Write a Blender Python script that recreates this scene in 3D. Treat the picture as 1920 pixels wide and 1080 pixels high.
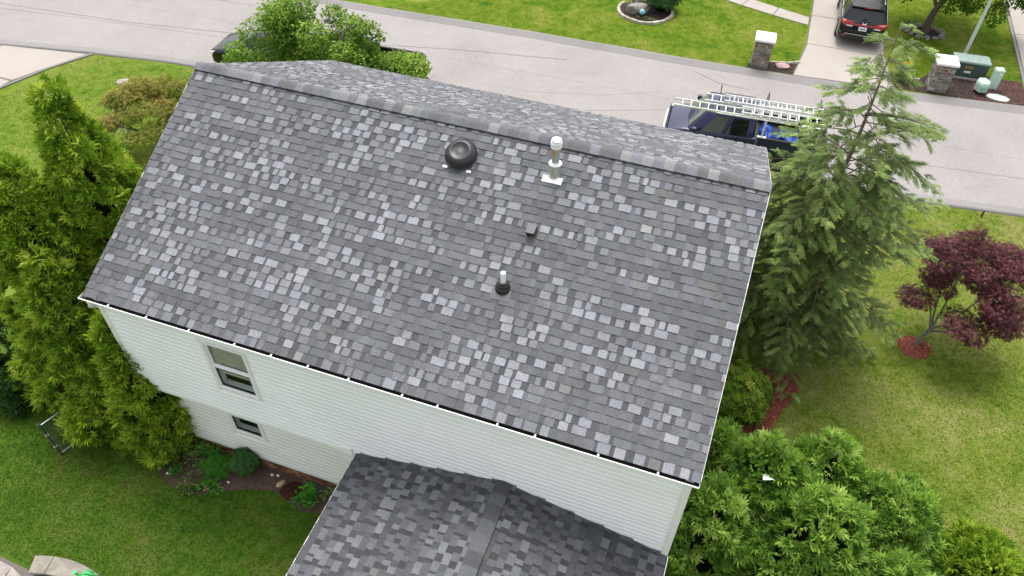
import bpy, bmesh, math, random
import numpy as np
from mathutils import Vector, Matrix

for _o in list(bpy.data.objects):
    bpy.data.objects.remove(_o)
random.seed(7)
rng = np.random.default_rng(11)
scene = bpy.context.scene
COL = scene.collection
RAD = math.radians

# ------------------------------------------------------------------ camera, sky, sun, exposure
cam_data = bpy.data.cameras.new('camera')
cam_data.lens = 26.525
cam_data.sensor_width = 36.0
cam_data.clip_start = 0.1
cam_data.clip_end = 2000.0
cam = bpy.data.objects.new('camera', cam_data)
cam.location = (11.6508, -12.1972, 16.8252)
cam.rotation_euler = (RAD(44.2514), RAD(-0.7256), RAD(19.4163))
COL.objects.link(cam)
scene.camera = cam

SUN_EL, SUN_AZ = RAD(68), RAD(-20)          # azimuth from +Y towards +X
world = bpy.data.worlds.new('World')
scene.world = world
world.use_nodes = True
wn, wl = world.node_tree.nodes, world.node_tree.links
wn.clear()
sky = wn.new('ShaderNodeTexSky')
sky.sky_type = 'NISHITA'
sky.sun_disc = False
sky.sun_elevation = SUN_EL
sky.sun_rotation = SUN_AZ
sky.air_density = 1.0
sky.dust_density = 4.0
sky.ozone_density = 1.0
hsv = wn.new('ShaderNodeHueSaturation')      # an overcast sky has little colour
hsv.inputs['Saturation'].default_value = 0.22
bg = wn.new('ShaderNodeBackground')
bg.inputs['Strength'].default_value = 0.15
wo = wn.new('ShaderNodeOutputWorld')
wl.new(sky.outputs[0], hsv.inputs['Color'])
wl.new(hsv.outputs[0], bg.inputs['Color'])
wl.new(bg.outputs[0], wo.inputs['Surface'])

sun_data = bpy.data.lights.new('sun', 'SUN')
sun_data.energy = 0.95
sun_data.angle = RAD(24)
sun_data.color = (1.0, 0.965, 0.92)
sun = bpy.data.objects.new('sun', sun_data)
sd = Vector((math.cos(SUN_EL) * math.sin(SUN_AZ), math.cos(SUN_EL) * math.cos(SUN_AZ), math.sin(SUN_EL)))
sun.rotation_euler = (-sd).to_track_quat('-Z', 'Y').to_euler()
COL.objects.link(sun)

scene.view_settings.view_transform = 'Standard'
scene.view_settings.look = 'None'
scene.view_settings.gamma = 1.0
scene.view_settings.use_curve_mapping = False
scene.view_settings.exposure = 1.13
scene.render.engine = 'CYCLES'
scene.cycles.max_bounces = 8
scene.cycles.transparent_max_bounces = 16

# ------------------------------------------------------------------ materials
def new_mat(name):
    m = bpy.data.materials.new(name)
    m.use_nodes = True
    nt = m.node_tree
    nt.nodes.clear()
    out = nt.nodes.new('ShaderNodeOutputMaterial')
    return m, nt, out

def N(nt, typ, **kw):
    n = nt.nodes.new(typ)
    for k, v in kw.items():
        setattr(n, k, v)
    return n

def ramp(nt, stops, fac):
    r = N(nt, 'ShaderNodeValToRGB')
    el = r.color_ramp.elements
    while len(el) < len(stops):
        el.new(0.5)
    for e, (p, c) in zip(el, stops):
        e.position = p
        e.color = (c[0], c[1], c[2], 1)
    nt.links.new(fac, r.inputs['Fac'])
    return r.outputs['Color']

def noise(nt, scale, detail=4.0, rough=0.55, vec=None, dist=0.0):
    n = N(nt, 'ShaderNodeTexNoise')
    n.inputs['Scale'].default_value = scale
    n.inputs['Detail'].default_value = detail
    n.inputs['Roughness'].default_value = rough
    n.inputs['Distortion'].default_value = dist
    if vec is not None:
        nt.links.new(vec, n.inputs['Vector'])
    return n.outputs['Fac']

def pos(nt):
    return N(nt, 'ShaderNodeNewGeometry').outputs['Position']

def objco(nt):
    return N(nt, 'ShaderNodeTexCoord').outputs['Object']

def mixc(nt, a, b, fac, mode='MIX'):
    m = N(nt, 'ShaderNodeMix', data_type='RGBA', blend_type=mode)
    for sock, v in ((m.inputs[6], a), (m.inputs[7], b), (m.inputs[0], fac)):
        if hasattr(v, 'is_linked') or hasattr(v, 'links'):
            nt.links.new(v, sock)
        elif isinstance(v, (tuple, list)):
            sock.default_value = (v[0], v[1], v[2], 1)
        else:
            sock.default_value = v
    return m.outputs[2]

def maprange(nt, v, a, b, c=0.0, d=1.0):
    m = N(nt, 'ShaderNodeMapRange')
    nt.links.new(v, m.inputs[0])
    for i, x in zip((1, 2, 3, 4), (a, b, c, d)):
        m.inputs[i].default_value = x
    return m.outputs[0]

def bump(nt, h, strength=0.3, dist=0.02):
    b = N(nt, 'ShaderNodeBump')
    b.inputs['Strength'].default_value = strength
    b.inputs['Distance'].default_value = dist
    nt.links.new(h, b.inputs['Height'])
    return b.outputs['Normal']

def principled(nt, out, color, rough=0.6, metal=0.0, spec=0.5, normal=None, coat=0.0, trans=0.0):
    p = N(nt, 'ShaderNodeBsdfPrincipled')
    if isinstance(color, (tuple, list)):
        p.inputs['Base Color'].default_value = (color[0], color[1], color[2], 1)
    else:
        nt.links.new(color, p.inputs['Base Color'])
    if isinstance(rough, float):
        p.inputs['Roughness'].default_value = rough
    else:
        nt.links.new(rough, p.inputs['Roughness'])
    p.inputs['Metallic'].default_value = metal
    p.inputs['Specular IOR Level'].default_value = spec
    p.inputs['Coat Weight'].default_value = coat
    p.inputs['Coat Roughness'].default_value = 0.05
    p.inputs['Transmission Weight'].default_value = trans
    if normal is not None:
        nt.links.new(normal, p.inputs['Normal'])
    nt.links.new(p.outputs[0], out.inputs['Surface'])
    return p

def plain(name, color, rough=0.5, metal=0.0, spec=0.5, coat=0.0, var=0.12, scale=6.0, bmp=0.0):
    m, nt, out = new_mat(name)
    f = noise(nt, scale, 5, vec=objco(nt))
    lo = tuple(max(0, c * (1 - var)) for c in color)
    hi = tuple(min(1, c * (1 + var)) for c in color)
    c = ramp(nt, [(0.3, lo), (0.7, hi)], f)
    nrm = bump(nt, noise(nt, scale * 8, 4, vec=objco(nt)), bmp, 0.01) if bmp else None
    principled(nt, out, c, rough, metal, spec, nrm, coat)
    return m

def lawn_mat(name, dark, mid, dry, bias=0.5, leaf=False):
    m, nt, out = new_mat(name)
    p = pos(nt)
    big = noise(nt, 0.55, 4, 0.6, p, 0.6)
    med = noise(nt, 2.6, 5, 0.65, p, 0.3)
    fine = noise(nt, 28.0, 4, 0.7, p)
    a = N(nt, 'ShaderNodeMath', operation='MULTIPLY_ADD')
    nt.links.new(big, a.inputs[0]); a.inputs[1].default_value = 1.1
    nt.links.new(med, a.inputs[2])
    f = maprange(nt, a.outputs[0], 0.72 + (0.5 - bias) * 0.5, 1.42 + (0.5 - bias) * 0.5)
    c = ramp(nt, [(0.0, dark), (0.42, mid), (0.72, tuple((x + y) / 2 for x, y in zip(mid, dry))), (1.0, dry)], f)
    k = maprange(nt, fine, 0.3, 0.7, 0.7, 1.25)
    c = mixc(nt, c, k, 1.0, 'MULTIPLY')
    if leaf:
        at = N(nt, 'ShaderNodeAttribute', attribute_name='tint')
        k2 = maprange(nt, at.outputs['Fac'], 0, 1, 0.8, 1.45)
        c = mixc(nt, c, k2, 1.0, 'MULTIPLY')
        d = N(nt, 'ShaderNodeBsdfDiffuse'); t = N(nt, 'ShaderNodeBsdfTranslucent')
        nt.links.new(c, d.inputs[0]); nt.links.new(c, t.inputs[0])
        mx = N(nt, 'ShaderNodeMixShader'); mx.inputs[0].default_value = 0.35
        nt.links.new(d.outputs[0], mx.inputs[1]); nt.links.new(t.outputs[0], mx.inputs[2])
        nt.links.new(mx.outputs[0], out.inputs['Surface'])
    else:
        principled(nt, out, c, 0.95, spec=0.05, normal=bump(nt, fine, 0.8, 0.03))
    return m

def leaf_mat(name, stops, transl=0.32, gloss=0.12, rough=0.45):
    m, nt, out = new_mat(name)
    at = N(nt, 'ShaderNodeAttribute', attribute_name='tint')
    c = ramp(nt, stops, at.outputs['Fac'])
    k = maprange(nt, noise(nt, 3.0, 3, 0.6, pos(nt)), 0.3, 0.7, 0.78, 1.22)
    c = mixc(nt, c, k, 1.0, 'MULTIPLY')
    p = N(nt, 'ShaderNodeBsdfPrincipled')
    nt.links.new(c, p.inputs['Base Color'])
    p.inputs['Roughness'].default_value = rough
    p.inputs['Specular IOR Level'].default_value = gloss
    t = N(nt, 'ShaderNodeBsdfTranslucent')
    nt.links.new(c, t.inputs[0])
    mx = N(nt, 'ShaderNodeMixShader'); mx.inputs[0].default_value = transl
    nt.links.new(p.outputs[0], mx.inputs[1]); nt.links.new(t.outputs[0], mx.inputs[2])
    nt.links.new(mx.outputs[0], out.inputs['Surface'])
    return m

def shingle_mat():
    m, nt, out = new_mat('asphalt_shingle')
    at = N(nt, 'ShaderNodeAttribute', attribute_name='col')
    p = pos(nt)
    g = noise(nt, 38.0, 5, 0.8, p)
    k = maprange(nt, g, 0.28, 0.72, 0.55, 1.45)
    c = mixc(nt, at.outputs['Color'], k, 1.0, 'MULTIPLY')
    w = maprange(nt, noise(nt, 0.8, 4, 0.6, p), 0.3, 0.7, 0.9, 1.1)
    c = mixc(nt, c, w, 1.0, 'MULTIPLY')
    principled(nt, out, c, 0.9, spec=0.22, normal=bump(nt, g, 0.25, 0.004))
    return m

def asphalt_mat(name, base, speck=0.22):
    m, nt, out = new_mat(name)
    p = pos(nt)
    f = noise(nt, 22.0, 6, 0.8, p)
    b = noise(nt, 0.35, 5, 0.6, p, 0.8)
    c = ramp(nt, [(0.2, tuple(x * 0.84 for x in base)), (0.5, base), (0.8, tuple(x * 1.1 for x in base))], b)
    k = maprange(nt, f, 0.3, 0.7, 1 - speck, 1 + speck)
    c = mixc(nt, c, k, 1.0, 'MULTIPLY')
    principled(nt, out, c, 0.9, spec=0.2, normal=bump(nt, f, 0.4, 0.01))
    return m

def siding_mat(name, base, stain):
    m, nt, out = new_mat(name)
    p = pos(nt)
    mp = N(nt, 'ShaderNodeMapping'); mp.inputs['Scale'].default_value = (0.5, 1.0, 0.9)
    nt.links.new(p, mp.inputs['Vector'])
    f = noise(nt, 1.5, 6, 0.65, mp.outputs[0], 0.5)
    c = ramp(nt, [(0.42, base), (0.78, stain)], f)
    g = noise(nt, 45.0, 3, 0.6, p)
    c = mixc(nt, c, maprange(nt, g, 0.3, 0.7, 0.96, 1.03), 1.0, 'MULTIPLY')
    principled(nt, out, c, 0.55, spec=0.3)
    return m

def glass_mat(name, tint=(0.9, 0.95, 0.95), refl=0.12):
    m, nt, out = new_mat(name)
    t = N(nt, 'ShaderNodeBsdfTransparent'); t.inputs[0].default_value = (*tint, 1)
    g = N(nt, 'ShaderNodeBsdfGlossy'); g.inputs['Roughness'].default_value = 0.02
    lw = N(nt, 'ShaderNodeLayerWeight'); lw.inputs[0].default_value = 0.5
    pw = N(nt, 'ShaderNodeMath', operation='POWER'); nt.links.new(lw.outputs['Facing'], pw.inputs[0]); pw.inputs[1].default_value = 4.0
    ad = N(nt, 'ShaderNodeMath', operation='MULTIPLY_ADD'); nt.links.new(pw.outputs[0], ad.inputs[0]); ad.inputs[1].default_value = 0.3; ad.inputs[2].default_value = refl
    mx = N(nt, 'ShaderNodeMixShader')
    nt.links.new(ad.outputs[0], mx.inputs[0]); nt.links.new(t.outputs[0], mx.inputs[1]); nt.links.new(g.outputs[0], mx.inputs[2])
    nt.links.new(mx.outputs[0], out.inputs['Surface'])
    return m

def bark_mat(name, base):
    m, nt, out = new_mat(name)
    mp = N(nt, 'ShaderNodeMapping'); mp.inputs['Scale'].default_value = (9, 9, 2)
    nt.links.new(pos(nt), mp.inputs['Vector'])
    f = noise(nt, 3.0, 6, 0.7, mp.outputs[0])
    c = ramp(nt, [(0.3, tuple(x * 0.5 for x in base)), (0.7, tuple(x * 1.3 for x in base))], f)
    principled(nt, out, c, 0.9, spec=0.1, normal=bump(nt, f, 0.6, 0.02))
    return m

def mulch_mat(name, lo, hi, scale=26.0):
    m, nt, out = new_mat(name)
    p = pos(nt)
    mp = N(nt, 'ShaderNodeMapping'); mp.inputs['Scale'].default_value = (1, 1.8, 1); mp.inputs['Rotation'].default_value = (0, 0, 0.6)
    nt.links.new(p, mp.inputs['Vector'])
    f = noise(nt, scale, 6, 0.75, mp.outputs[0], 0.6)
    b = noise(nt, 1.6, 4, 0.6, p)
    c = ramp(nt, [(0.3, lo), (0.72, hi)], f)
    c = mixc(nt, c, maprange(nt, b, 0.3, 0.7, 0.75, 1.25), 1.0, 'MULTIPLY')
    principled(nt, out, c, 0.95, spec=0.1, normal=bump(nt, f, 0.9, 0.03))
    return m

def tint_mat(name, stops, rough=0.85, spec=0.15, scale=20.0):
    m, nt, out = new_mat(name)
    at = N(nt, 'ShaderNodeAttribute', attribute_name='tint')
    c = ramp(nt, stops, at.outputs['Fac'])
    f = noise(nt, scale, 5, 0.7, objco(nt))
    c = mixc(nt, c, maprange(nt, f, 0.3, 0.7, 0.7, 1.3), 1.0, 'MULTIPLY')
    principled(nt, out, c, rough, spec=spec, normal=bump(nt, f, 0.5, 0.01))
    return m

M = {}
M['shingle'] = shingle_mat()
M['deck'] = plain('roof_deck', (0.05, 0.05, 0.055), 0.9)
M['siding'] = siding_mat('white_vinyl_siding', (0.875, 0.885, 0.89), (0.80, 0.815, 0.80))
M['siding_low'] = siding_mat('beige_vinyl_siding', (0.78, 0.79, 0.745), (0.70, 0.71, 0.64))  # duller and yellower than the upper siding
M['white'] = plain('white_trim', (0.80, 0.80, 0.79), 0.4, var=0.05)
M['grime'] = plain('gutter_grime', (0.018, 0.015, 0.013), 0.9, var=0.5, scale=9)
M['glass'] = glass_mat('window_glass', (0.90, 0.92, 0.92), 0.03)
M['blind'] = plain('window_blind', (0.55, 0.53, 0.42), 0.7)
M['dark'] = plain('dark_interior', (0.012, 0.012, 0.013), 0.9)
M['rust'] = plain('rusty_rake', (0.25, 0.09, 0.04), 0.8, var=0.5, scale=10)
M['brick'] = tint_mat('red_brick', [(0, (0.10, 0.045, 0.032)), (0.5, (0.20, 0.085, 0.055)), (1, (0.28, 0.17, 0.12))])
M['mortar'] = plain('mortar', (0.22, 0.20, 0.18), 0.95, bmp=0.4)
M['black_metal'] = plain('black_vent_metal', (0.018, 0.018, 0.021), 0.38, spec=0.5, var=0.2)
M['grey_metal'] = plain('grey_vent_metal', (0.10, 0.10, 0.115), 0.5, var=0.1)
M['rubber'] = plain('black_rubber', (0.010, 0.010, 0.010), 0.55)
M['pipe_white'] = plain('white_pipe', (0.80, 0.80, 0.80), 0.4, var=0.04)
M['galv'] = plain('galvanised_steel', (0.52, 0.52, 0.53), 0.38, metal=0.75, var=0.2, scale=14)
M['flue_rust'] = plain('flue_rust', (0.55, 0.22, 0.06), 0.8, var=0.35, scale=30)
M['asphalt'] = asphalt_mat('street_asphalt', (0.270, 0.251, 0.239), 0.3)
M['kerb'] = asphalt_mat('kerb_asphalt', (0.215, 0.203, 0.197), 0.2)
M['seam'] = asphalt_mat('street_seam', (0.285, 0.262, 0.25), 0.15)
M['crack'] = asphalt_mat('street_crack', (0.19, 0.178, 0.17), 0.2)
M['concrete'] = asphalt_mat('drive_concrete', (0.34, 0.307, 0.275), 0.07)
M['concrete_base'] = asphalt_mat('drive_joint', (0.14, 0.125, 0.11), 0.2)
M['lawn_front'] = lawn_mat('lawn_front', (0.055, 0.115, 0.012), (0.125, 0.19, 0.022), (0.22, 0.23, 0.06), 0.55)
M['grass_front'] = lawn_mat('grass_front', (0.055, 0.115, 0.012), (0.125, 0.19, 0.022), (0.22, 0.23, 0.06), 0.55, True)
M['lawn_far'] = lawn_mat('lawn_far', (0.04, 0.105, 0.008), (0.105, 0.165, 0.012), (0.22, 0.215, 0.05), 0.5)
M['grass_far'] = lawn_mat('grass_far', (0.04, 0.105, 0.008), (0.105, 0.165, 0.012), (0.22, 0.215, 0.05), 0.5, True)
M['lawn_side'] = lawn_mat('lawn_side', (0.06, 0.115, 0.012), (0.135, 0.18, 0.026), (0.225, 0.225, 0.075), 0.56)
M['grass_side'] = lawn_mat('grass_side', (0.06, 0.115, 0.012), (0.135, 0.18, 0.026), (0.225, 0.225, 0.075), 0.56, True)
M['lawn_back'] = lawn_mat('lawn_back', (0.034, 0.084, 0.010), (0.062, 0.118, 0.012), (0.125, 0.142, 0.036), 0.48)
M['grass_back'] = lawn_mat('grass_back', (0.034, 0.084, 0.010), (0.062, 0.118, 0.012), (0.125, 0.142, 0.036), 0.48, True)
M['mulch_red'] = mulch_mat('red_mulch', (0.095, 0.027, 0.018), (0.30, 0.092, 0.060))
M['mulch_dark'] = mulch_mat('dark_mulch', (0.016, 0.012, 0.011), (0.075, 0.055, 0.05))
M['mulch_brown'] = mulch_mat('reddish_mulch', (0.055, 0.024, 0.022), (0.17, 0.085, 0.075))
M['soil'] = mulch_mat('garden_soil', (0.045, 0.031, 0.024), (0.155, 0.108, 0.083), 14.0)
M['chip_red'] = tint_mat('red_mulch_chip', [(0, (0.12, 0.031, 0.021)), (1, (0.38, 0.135, 0.09))])
M['chip_dark'] = tint_mat('dark_mulch_chip', [(0, (0.02, 0.014, 0.012)), (1, (0.12, 0.085, 0.07))])
M['stone'] = tint_mat('ledge_stone', [(0, (0.13, 0.115, 0.105)), (0.5, (0.24, 0.215, 0.20)), (0.8, (0.30, 0.25, 0.19)), (1, (0.50, 0.48, 0.46))])
M['tan_stone'] = tint_mat('tan_edging_stone', [(0, (0.30, 0.27, 0.22)), (1, (0.50, 0.46, 0.38))])
M['cap_stone'] = plain('white_cap_stone', (0.82, 0.80, 0.76), 0.7, var=0.05)
M['pink_rock'] = plain('pink_rock', (0.36, 0.24, 0.22), 0.85, var=0.25, scale=5, bmp=0.5)
M['grey_rock'] = plain('grey_rock', (0.22, 0.20, 0.18), 0.9, var=0.35, scale=4, bmp=0.7)
M['paver'] = plain('patio_paver', (0.30, 0.265, 0.235), 0.9, var=0.25, scale=5, bmp=0.5)
M['coping'] = plain('wall_coping', (0.25, 0.225, 0.19), 0.9, var=0.25, scale=5, bmp=0.5)
M['arb'] = leaf_mat('arborvitae_leaf', [(0, (0.054, 0.125, 0.0104)), (0.35, (0.15, 0.2812, 0.0208)), (0.7, (0.336, 0.475, 0.039)), (1, (0.552, 0.65, 0.104))], 0.36, 0.15)
M['arb_cool'] = leaf_mat('cypress_leaf', [(0, (0.05, 0.1235, 0.0195)), (0.35, (0.1438, 0.286, 0.042)), (0.7, (0.3125, 0.481, 0.075)), (1, (0.525, 0.65, 0.195))], 0.36, 0.15)
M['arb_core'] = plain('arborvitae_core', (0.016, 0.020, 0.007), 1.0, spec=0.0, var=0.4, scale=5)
M['dark_leaf'] = leaf_mat('dark_shrub_leaf', [(0, (0.018, 0.052, 0.014)), (1, (0.075, 0.17, 0.045))])
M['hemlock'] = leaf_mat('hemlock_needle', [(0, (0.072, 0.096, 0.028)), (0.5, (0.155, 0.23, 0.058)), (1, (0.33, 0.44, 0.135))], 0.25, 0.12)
M['tree_leaf'] = leaf_mat('light_green_leaf', [(0, (0.05, 0.12, 0.015)), (0.5, (0.15, 0.27, 0.03)), (1, (0.36, 0.48, 0.08))], 0.38, 0.15)
M['willow_leaf'] = leaf_mat('locust_leaf', [(0, (0.04, 0.10, 0.008)), (0.5, (0.085, 0.17, 0.012)), (1, (0.20, 0.29, 0.03))], 0.35, 0.1)
M['maple_red'] = leaf_mat('red_maple_leaf', [(0, (0.055, 0.012, 0.018)), (0.5, (0.125, 0.034, 0.042)), (1, (0.27, 0.10, 0.115))], 0.25, 0.25)
M['maple_gold'] = leaf_mat('golden_maple_leaf', [(0, (0.117, 0.209, 0.0238)), (0.45, (0.279, 0.304, 0.0475)), (1, (0.558, 0.399, 0.152))], 0.48, 0.1)
M['rhodo'] = leaf_mat('rhododendron_leaf', [(0, (0.0298, 0.0765, 0.0054)), (0.5, (0.0935, 0.18, 0.0108)), (0.8, (0.238, 0.279, 0.027)), (1, (0.357, 0.297, 0.072))], 0.25, 0.15, 0.45)
M['fern'] = leaf_mat('fern_leaf', [(0, (0.035, 0.15, 0.015)), (1, (0.10, 0.34, 0.03))], 0.35, 0.1)
M['plant'] = leaf_mat('garden_leaf', [(0, (0.05, 0.11, 0.018)), (1, (0.22, 0.28, 0.08))], 0.3, 0.1)
M['bark'] = bark_mat('grey_brown_bark', (0.12, 0.10, 0.08))
M['bark_pale'] = bark_mat('pale_bark', (0.22, 0.20, 0.16))
M['twig'] = bark_mat('dead_twig', (0.17, 0.14, 0.11))
M['alum'] = plain('ladder_aluminium', (0.72, 0.72, 0.72), 0.42, metal=0.35, var=0.08)
M['black_paint'] = plain('black_car_paint', (0.005, 0.005, 0.006), 0.25, spec=0.25, coat=0.35, var=0.05)
M['navy_paint'] = plain('navy_car_paint', (0.009, 0.011, 0.050), 0.30, spec=0.3, coat=0.45, var=0.06)
M['car_glass'] = plain('tinted_car_glass', (0.010, 0.012, 0.014), 0.05, spec=0.8, var=0.05)
M['windshield'] = plain('windshield_sky_sheen', (0.30, 0.33, 0.33), 0.08, metal=0.55, spec=0.8, var=0.04)  # pale half-metal base: bright sky reflection put into the colour
M['box_metal'] = plain('charcoal_vent_metal', (0.045, 0.045, 0.052), 0.5, var=0.1)
M['tyre'] = plain('tyre_rubber', (0.012, 0.012, 0.012), 0.85)
M['rim'] = plain('alloy_rim', (0.45, 0.45, 0.46), 0.3, metal=0.8)
M['chrome'] = plain('chrome_trim', (0.75, 0.75, 0.76), 0.15, metal=1.0, var=0.03)
M['plastic'] = plain('black_plastic', (0.015, 0.015, 0.016), 0.6)
M['tail_red'] = plain('red_lamp_lens', (0.30, 0.010, 0.014), 0.2, coat=0.6, var=0.1)
M['lens'] = plain('clear_lamp_lens', (0.75, 0.75, 0.72), 0.15)
M['orange'] = plain('orange_plastic', (0.62, 0.15, 0.03), 0.4)
M['plate'] = plain('licence_plate_white', (0.78, 0.80, 0.78), 0.5)
M['ink'] = plain('plate_ink', (0.05, 0.07, 0.12), 0.6)
M['blue_tarp'] = plain('blue_tarp', (0.010, 0.058, 0.34), 0.4, var=0.2, bmp=0.2)
M['red_cloth'] = plain('red_flag_cloth', (0.50, 0.08, 0.06), 0.8)
M['trans_green'] = plain('dull_green_steel', (0.045, 0.082, 0.068), 0.5, var=0.12)
M['trans_top'] = plain('pale_green_steel', (0.24, 0.32, 0.28), 0.6, var=0.3, scale=14)  # paler green for the lid than for the cabinet
M['mint'] = plain('mint_plastic', (0.44, 0.60, 0.50), 0.5, var=0.06)
M['mint_dark'] = plain('deep_mint_green', (0.26, 0.48, 0.36), 0.5)  # deeper green for the louvres
M['lid'] = plain('pale_green_lid', (0.48, 0.58, 0.52), 0.7, var=0.16, scale=7)
M['yellow'] = plain('warning_label_yellow', (0.50, 0.30, 0.02), 0.5)
M['pole'] = plain('painted_lamp_pole', (0.50, 0.57, 0.54), 0.4, var=0.06)
M['plaque'] = plain('tan_plaque', (0.36, 0.29, 0.20), 0.8, var=0.2)
M['plaque_ink'] = plain('plaque_numerals', (0.10, 0.07, 0.05), 0.8)
M['can'] = plain('green_can_plastic', (0.05, 0.42, 0.11), 0.35, var=0.08)
M['chain'] = plain('chain_link_steel', (0.10, 0.11, 0.10), 0.5, metal=0.5)
M['scrap'] = plain('white_plastic_scrap', (0.85, 0.85, 0.87), 0.5, var=0.04)
M['orb'] = plain('blue_glass_orb', (0.16, 0.40, 0.48), 0.08, spec=0.8, coat=1.0)
M['dirt_pile'] = mulch_mat('red_brown_dirt', (0.030, 0.012, 0.010), (0.075, 0.03, 0.022), 18)
M['wood_cut'] = plain('cut_wood', (0.45, 0.32, 0.18), 0.8, var=0.25, scale=16)
# ------------------------------------------------------------------ mesh helpers
class MB:
    """collects boxes, tubes and patches, then links them as one mesh object"""
    def __init__(s):
        s.v, s.f, s.m = [], [], []
    def quad(s, a, b, c, d, mi=0):
        i = len(s.v); s.v += [tuple(a), tuple(b), tuple(c), tuple(d)]; s.f.append((i, i+1, i+2, i+3)); s.m.append(mi)
    def poly(s, pts, mi=0):
        i = len(s.v); s.v += [tuple(p) for p in pts]; s.f.append(tuple(range(i, i+len(pts)))); s.m.append(mi)
    def box(s, x0, x1, y0, y1, z0, z1, mi=0, mat=None, bev=0.0):
        P = [(x0,y0,z0),(x1,y0,z0),(x1,y1,z0),(x0,y1,z0),(x0,y0,z1),(x1,y0,z1),(x1,y1,z1),(x0,y1,z1)]
        if bev:
            P[4:] = [(x0+bev,y0+bev,z1),(x1-bev,y0+bev,z1),(x1-bev,y1-bev,z1),(x0+bev,y1-bev,z1)]
        if mat is not None: P = [tuple(mat @ Vector(p)) for p in P]
        i = len(s.v); s.v += P
        for q in ((0,3,2,1),(4,5,6,7),(0,1,5,4),(1,2,6,5),(2,3,7,6),(3,0,4,7)):
            s.f.append(tuple(i+k for k in q)); s.m.append(mi)
    def prism(s, pts, z0, z1, mi=0, inset=0.0):
        n = len(pts); i = len(s.v)
        cx = sum(p[0] for p in pts)/n; cy = sum(p[1] for p in pts)/n
        s.v += [(p[0],p[1],z0) for p in pts] + [(p[0]+(cx-p[0])*inset,p[1]+(cy-p[1])*inset,z1) for p in pts]
        s.f.append(tuple(i+n-1-k for k in range(n))); s.m.append(mi)
        s.f.append(tuple(i+n+k for k in range(n))); s.m.append(mi)
        for k in range(n):
            s.f.append((i+k, i+(k+1)%n, i+n+(k+1)%n, i+n+k)); s.m.append(mi)
    def tube(s, pts, rad, n=8, mi=0, cap=True):
        pts = [Vector(p) for p in pts]
        if not hasattr(rad, '__len__'): rad = [rad]*len(pts)
        rings = []; prev = None
        for k, p in enumerate(pts):
            d = (pts[min(k+1,len(pts)-1)] - pts[max(k-1,0)]).normalized()
            a = Vector((1,0,0)) if abs(d.x) < 0.8 else Vector((0,1,0))
            if prev is not None: a = prev
            u = (a - d*a.dot(d)).normalized(); w = d.cross(u); prev = u
            i = len(s.v)
            for q in range(n):
                t = 2*math.pi*q/n
                s.v.append(tuple(p + (u*math.cos(t) + w*math.sin(t))*rad[k]))
            rings.append(i)
        for a, b in zip(rings, rings[1:]):
            for q in range(n):
                s.f.append((a+q, a+(q+1)%n, b+(q+1)%n, b+q)); s.m.append(mi)
        if cap:
            s.f.append(tuple(rings[0]+n-1-q for q in range(n))); s.m.append(mi)
            s.f.append(tuple(rings[-1]+q for q in range(n))); s.m.append(mi)
    def lathe(s, prof, n=24, c=(0,0,0), mat=None, mi=0):
        rings = []
        for (r, z) in prof:
            i = len(s.v)
            for q in range(n):
                t = 2*math.pi*q/n
                p = Vector((r*math.cos(t), r*math.sin(t), z))
                if mat is not None: p = mat @ p
                s.v.append((p.x+c[0], p.y+c[1], p.z+c[2]))
            rings.append(i)
        for a, b in zip(rings, rings[1:]):
            for q in range(n):
                s.f.append((a+q, a+(q+1)%n, b+(q+1)%n, b+q)); s.m.append(mi)
        s.f.append(tuple(rings[0]+n-1-q for q in range(n))); s.m.append(mi)
        s.f.append(tuple(rings[-1]+q for q in range(n))); s.m.append(mi)
    def loft(s, rings, cap=True, closed=True, mi=0):
        n = len(rings[0]); ids = []
        for r in rings:
            ids.append(len(s.v)); s.v += [tuple(p) for p in r]
        for a, b in zip(ids, ids[1:]):
            for q in range(n if closed else n-1):
                s.f.append((a+q, a+(q+1)%n, b+(q+1)%n, b+q)); s.m.append(mi)
        if cap:
            s.f.append(tuple(ids[0]+n-1-q for q in range(n))); s.m.append(mi)
            s.f.append(tuple(ids[-1]+q for q in range(n))); s.m.append(mi)
    def mesh(s, name, mats):
        me = bpy.data.meshes.new(name)
        me.from_pydata(s.v, [], s.f)
        for m in (mats if isinstance(mats, (list, tuple)) else [mats]): me.materials.append(m)
        me.polygons.foreach_set('material_index', s.m)
        bm = bmesh.new(); bm.from_mesh(me); bmesh.ops.recalc_face_normals(bm, faces=bm.faces); bm.to_mesh(me); bm.free()
        return me
    def build(s, name, mats, parent=None, smooth=False, tint=None):
        me = s.mesh(name, mats)
        if smooth:
            me.polygons.foreach_set('use_smooth', [True]*len(me.polygons))
            if smooth is not True: me.set_sharp_from_angle(angle=smooth)
        if tint is not None:
            a = me.attributes.new('tint', 'FLOAT', 'POINT'); a.data.foreach_set('value', np.full(len(me.vertices), tint, np.float32))
        return link(name, me, parent)

def link(name, me, parent=None):
    o = bpy.data.objects.new(name, me); COL.objects.link(o)
    if parent is not None: o.parent = parent
    return o

def thing(name, label, cat, loc=(0,0,0), rz=0.0, group=None):
    o = bpy.data.objects.new(name, None); COL.objects.link(o)
    o.empty_display_size = 0.2
    o.location = loc; o.rotation_euler = (0, 0, rz)
    return tag(o, label, cat, group)

def tag(o, label, cat, group=None):
    o['label'] = label; o['category'] = cat
    if group: o['group'] = group
    return o

def structure(o):
    o['kind'] = 'structure'; return o
def stuff(o):
    o['kind'] = 'stuff'; return o

def sheet(name, pts, z, mat, cell=None):
    mb = MB(); mb.poly([(p[0], p[1], z) for p in pts]); o = mb.build(name, mat)
    if o.data.polygons[0].normal.z < 0: o.data.flip_normals()
    return o

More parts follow.
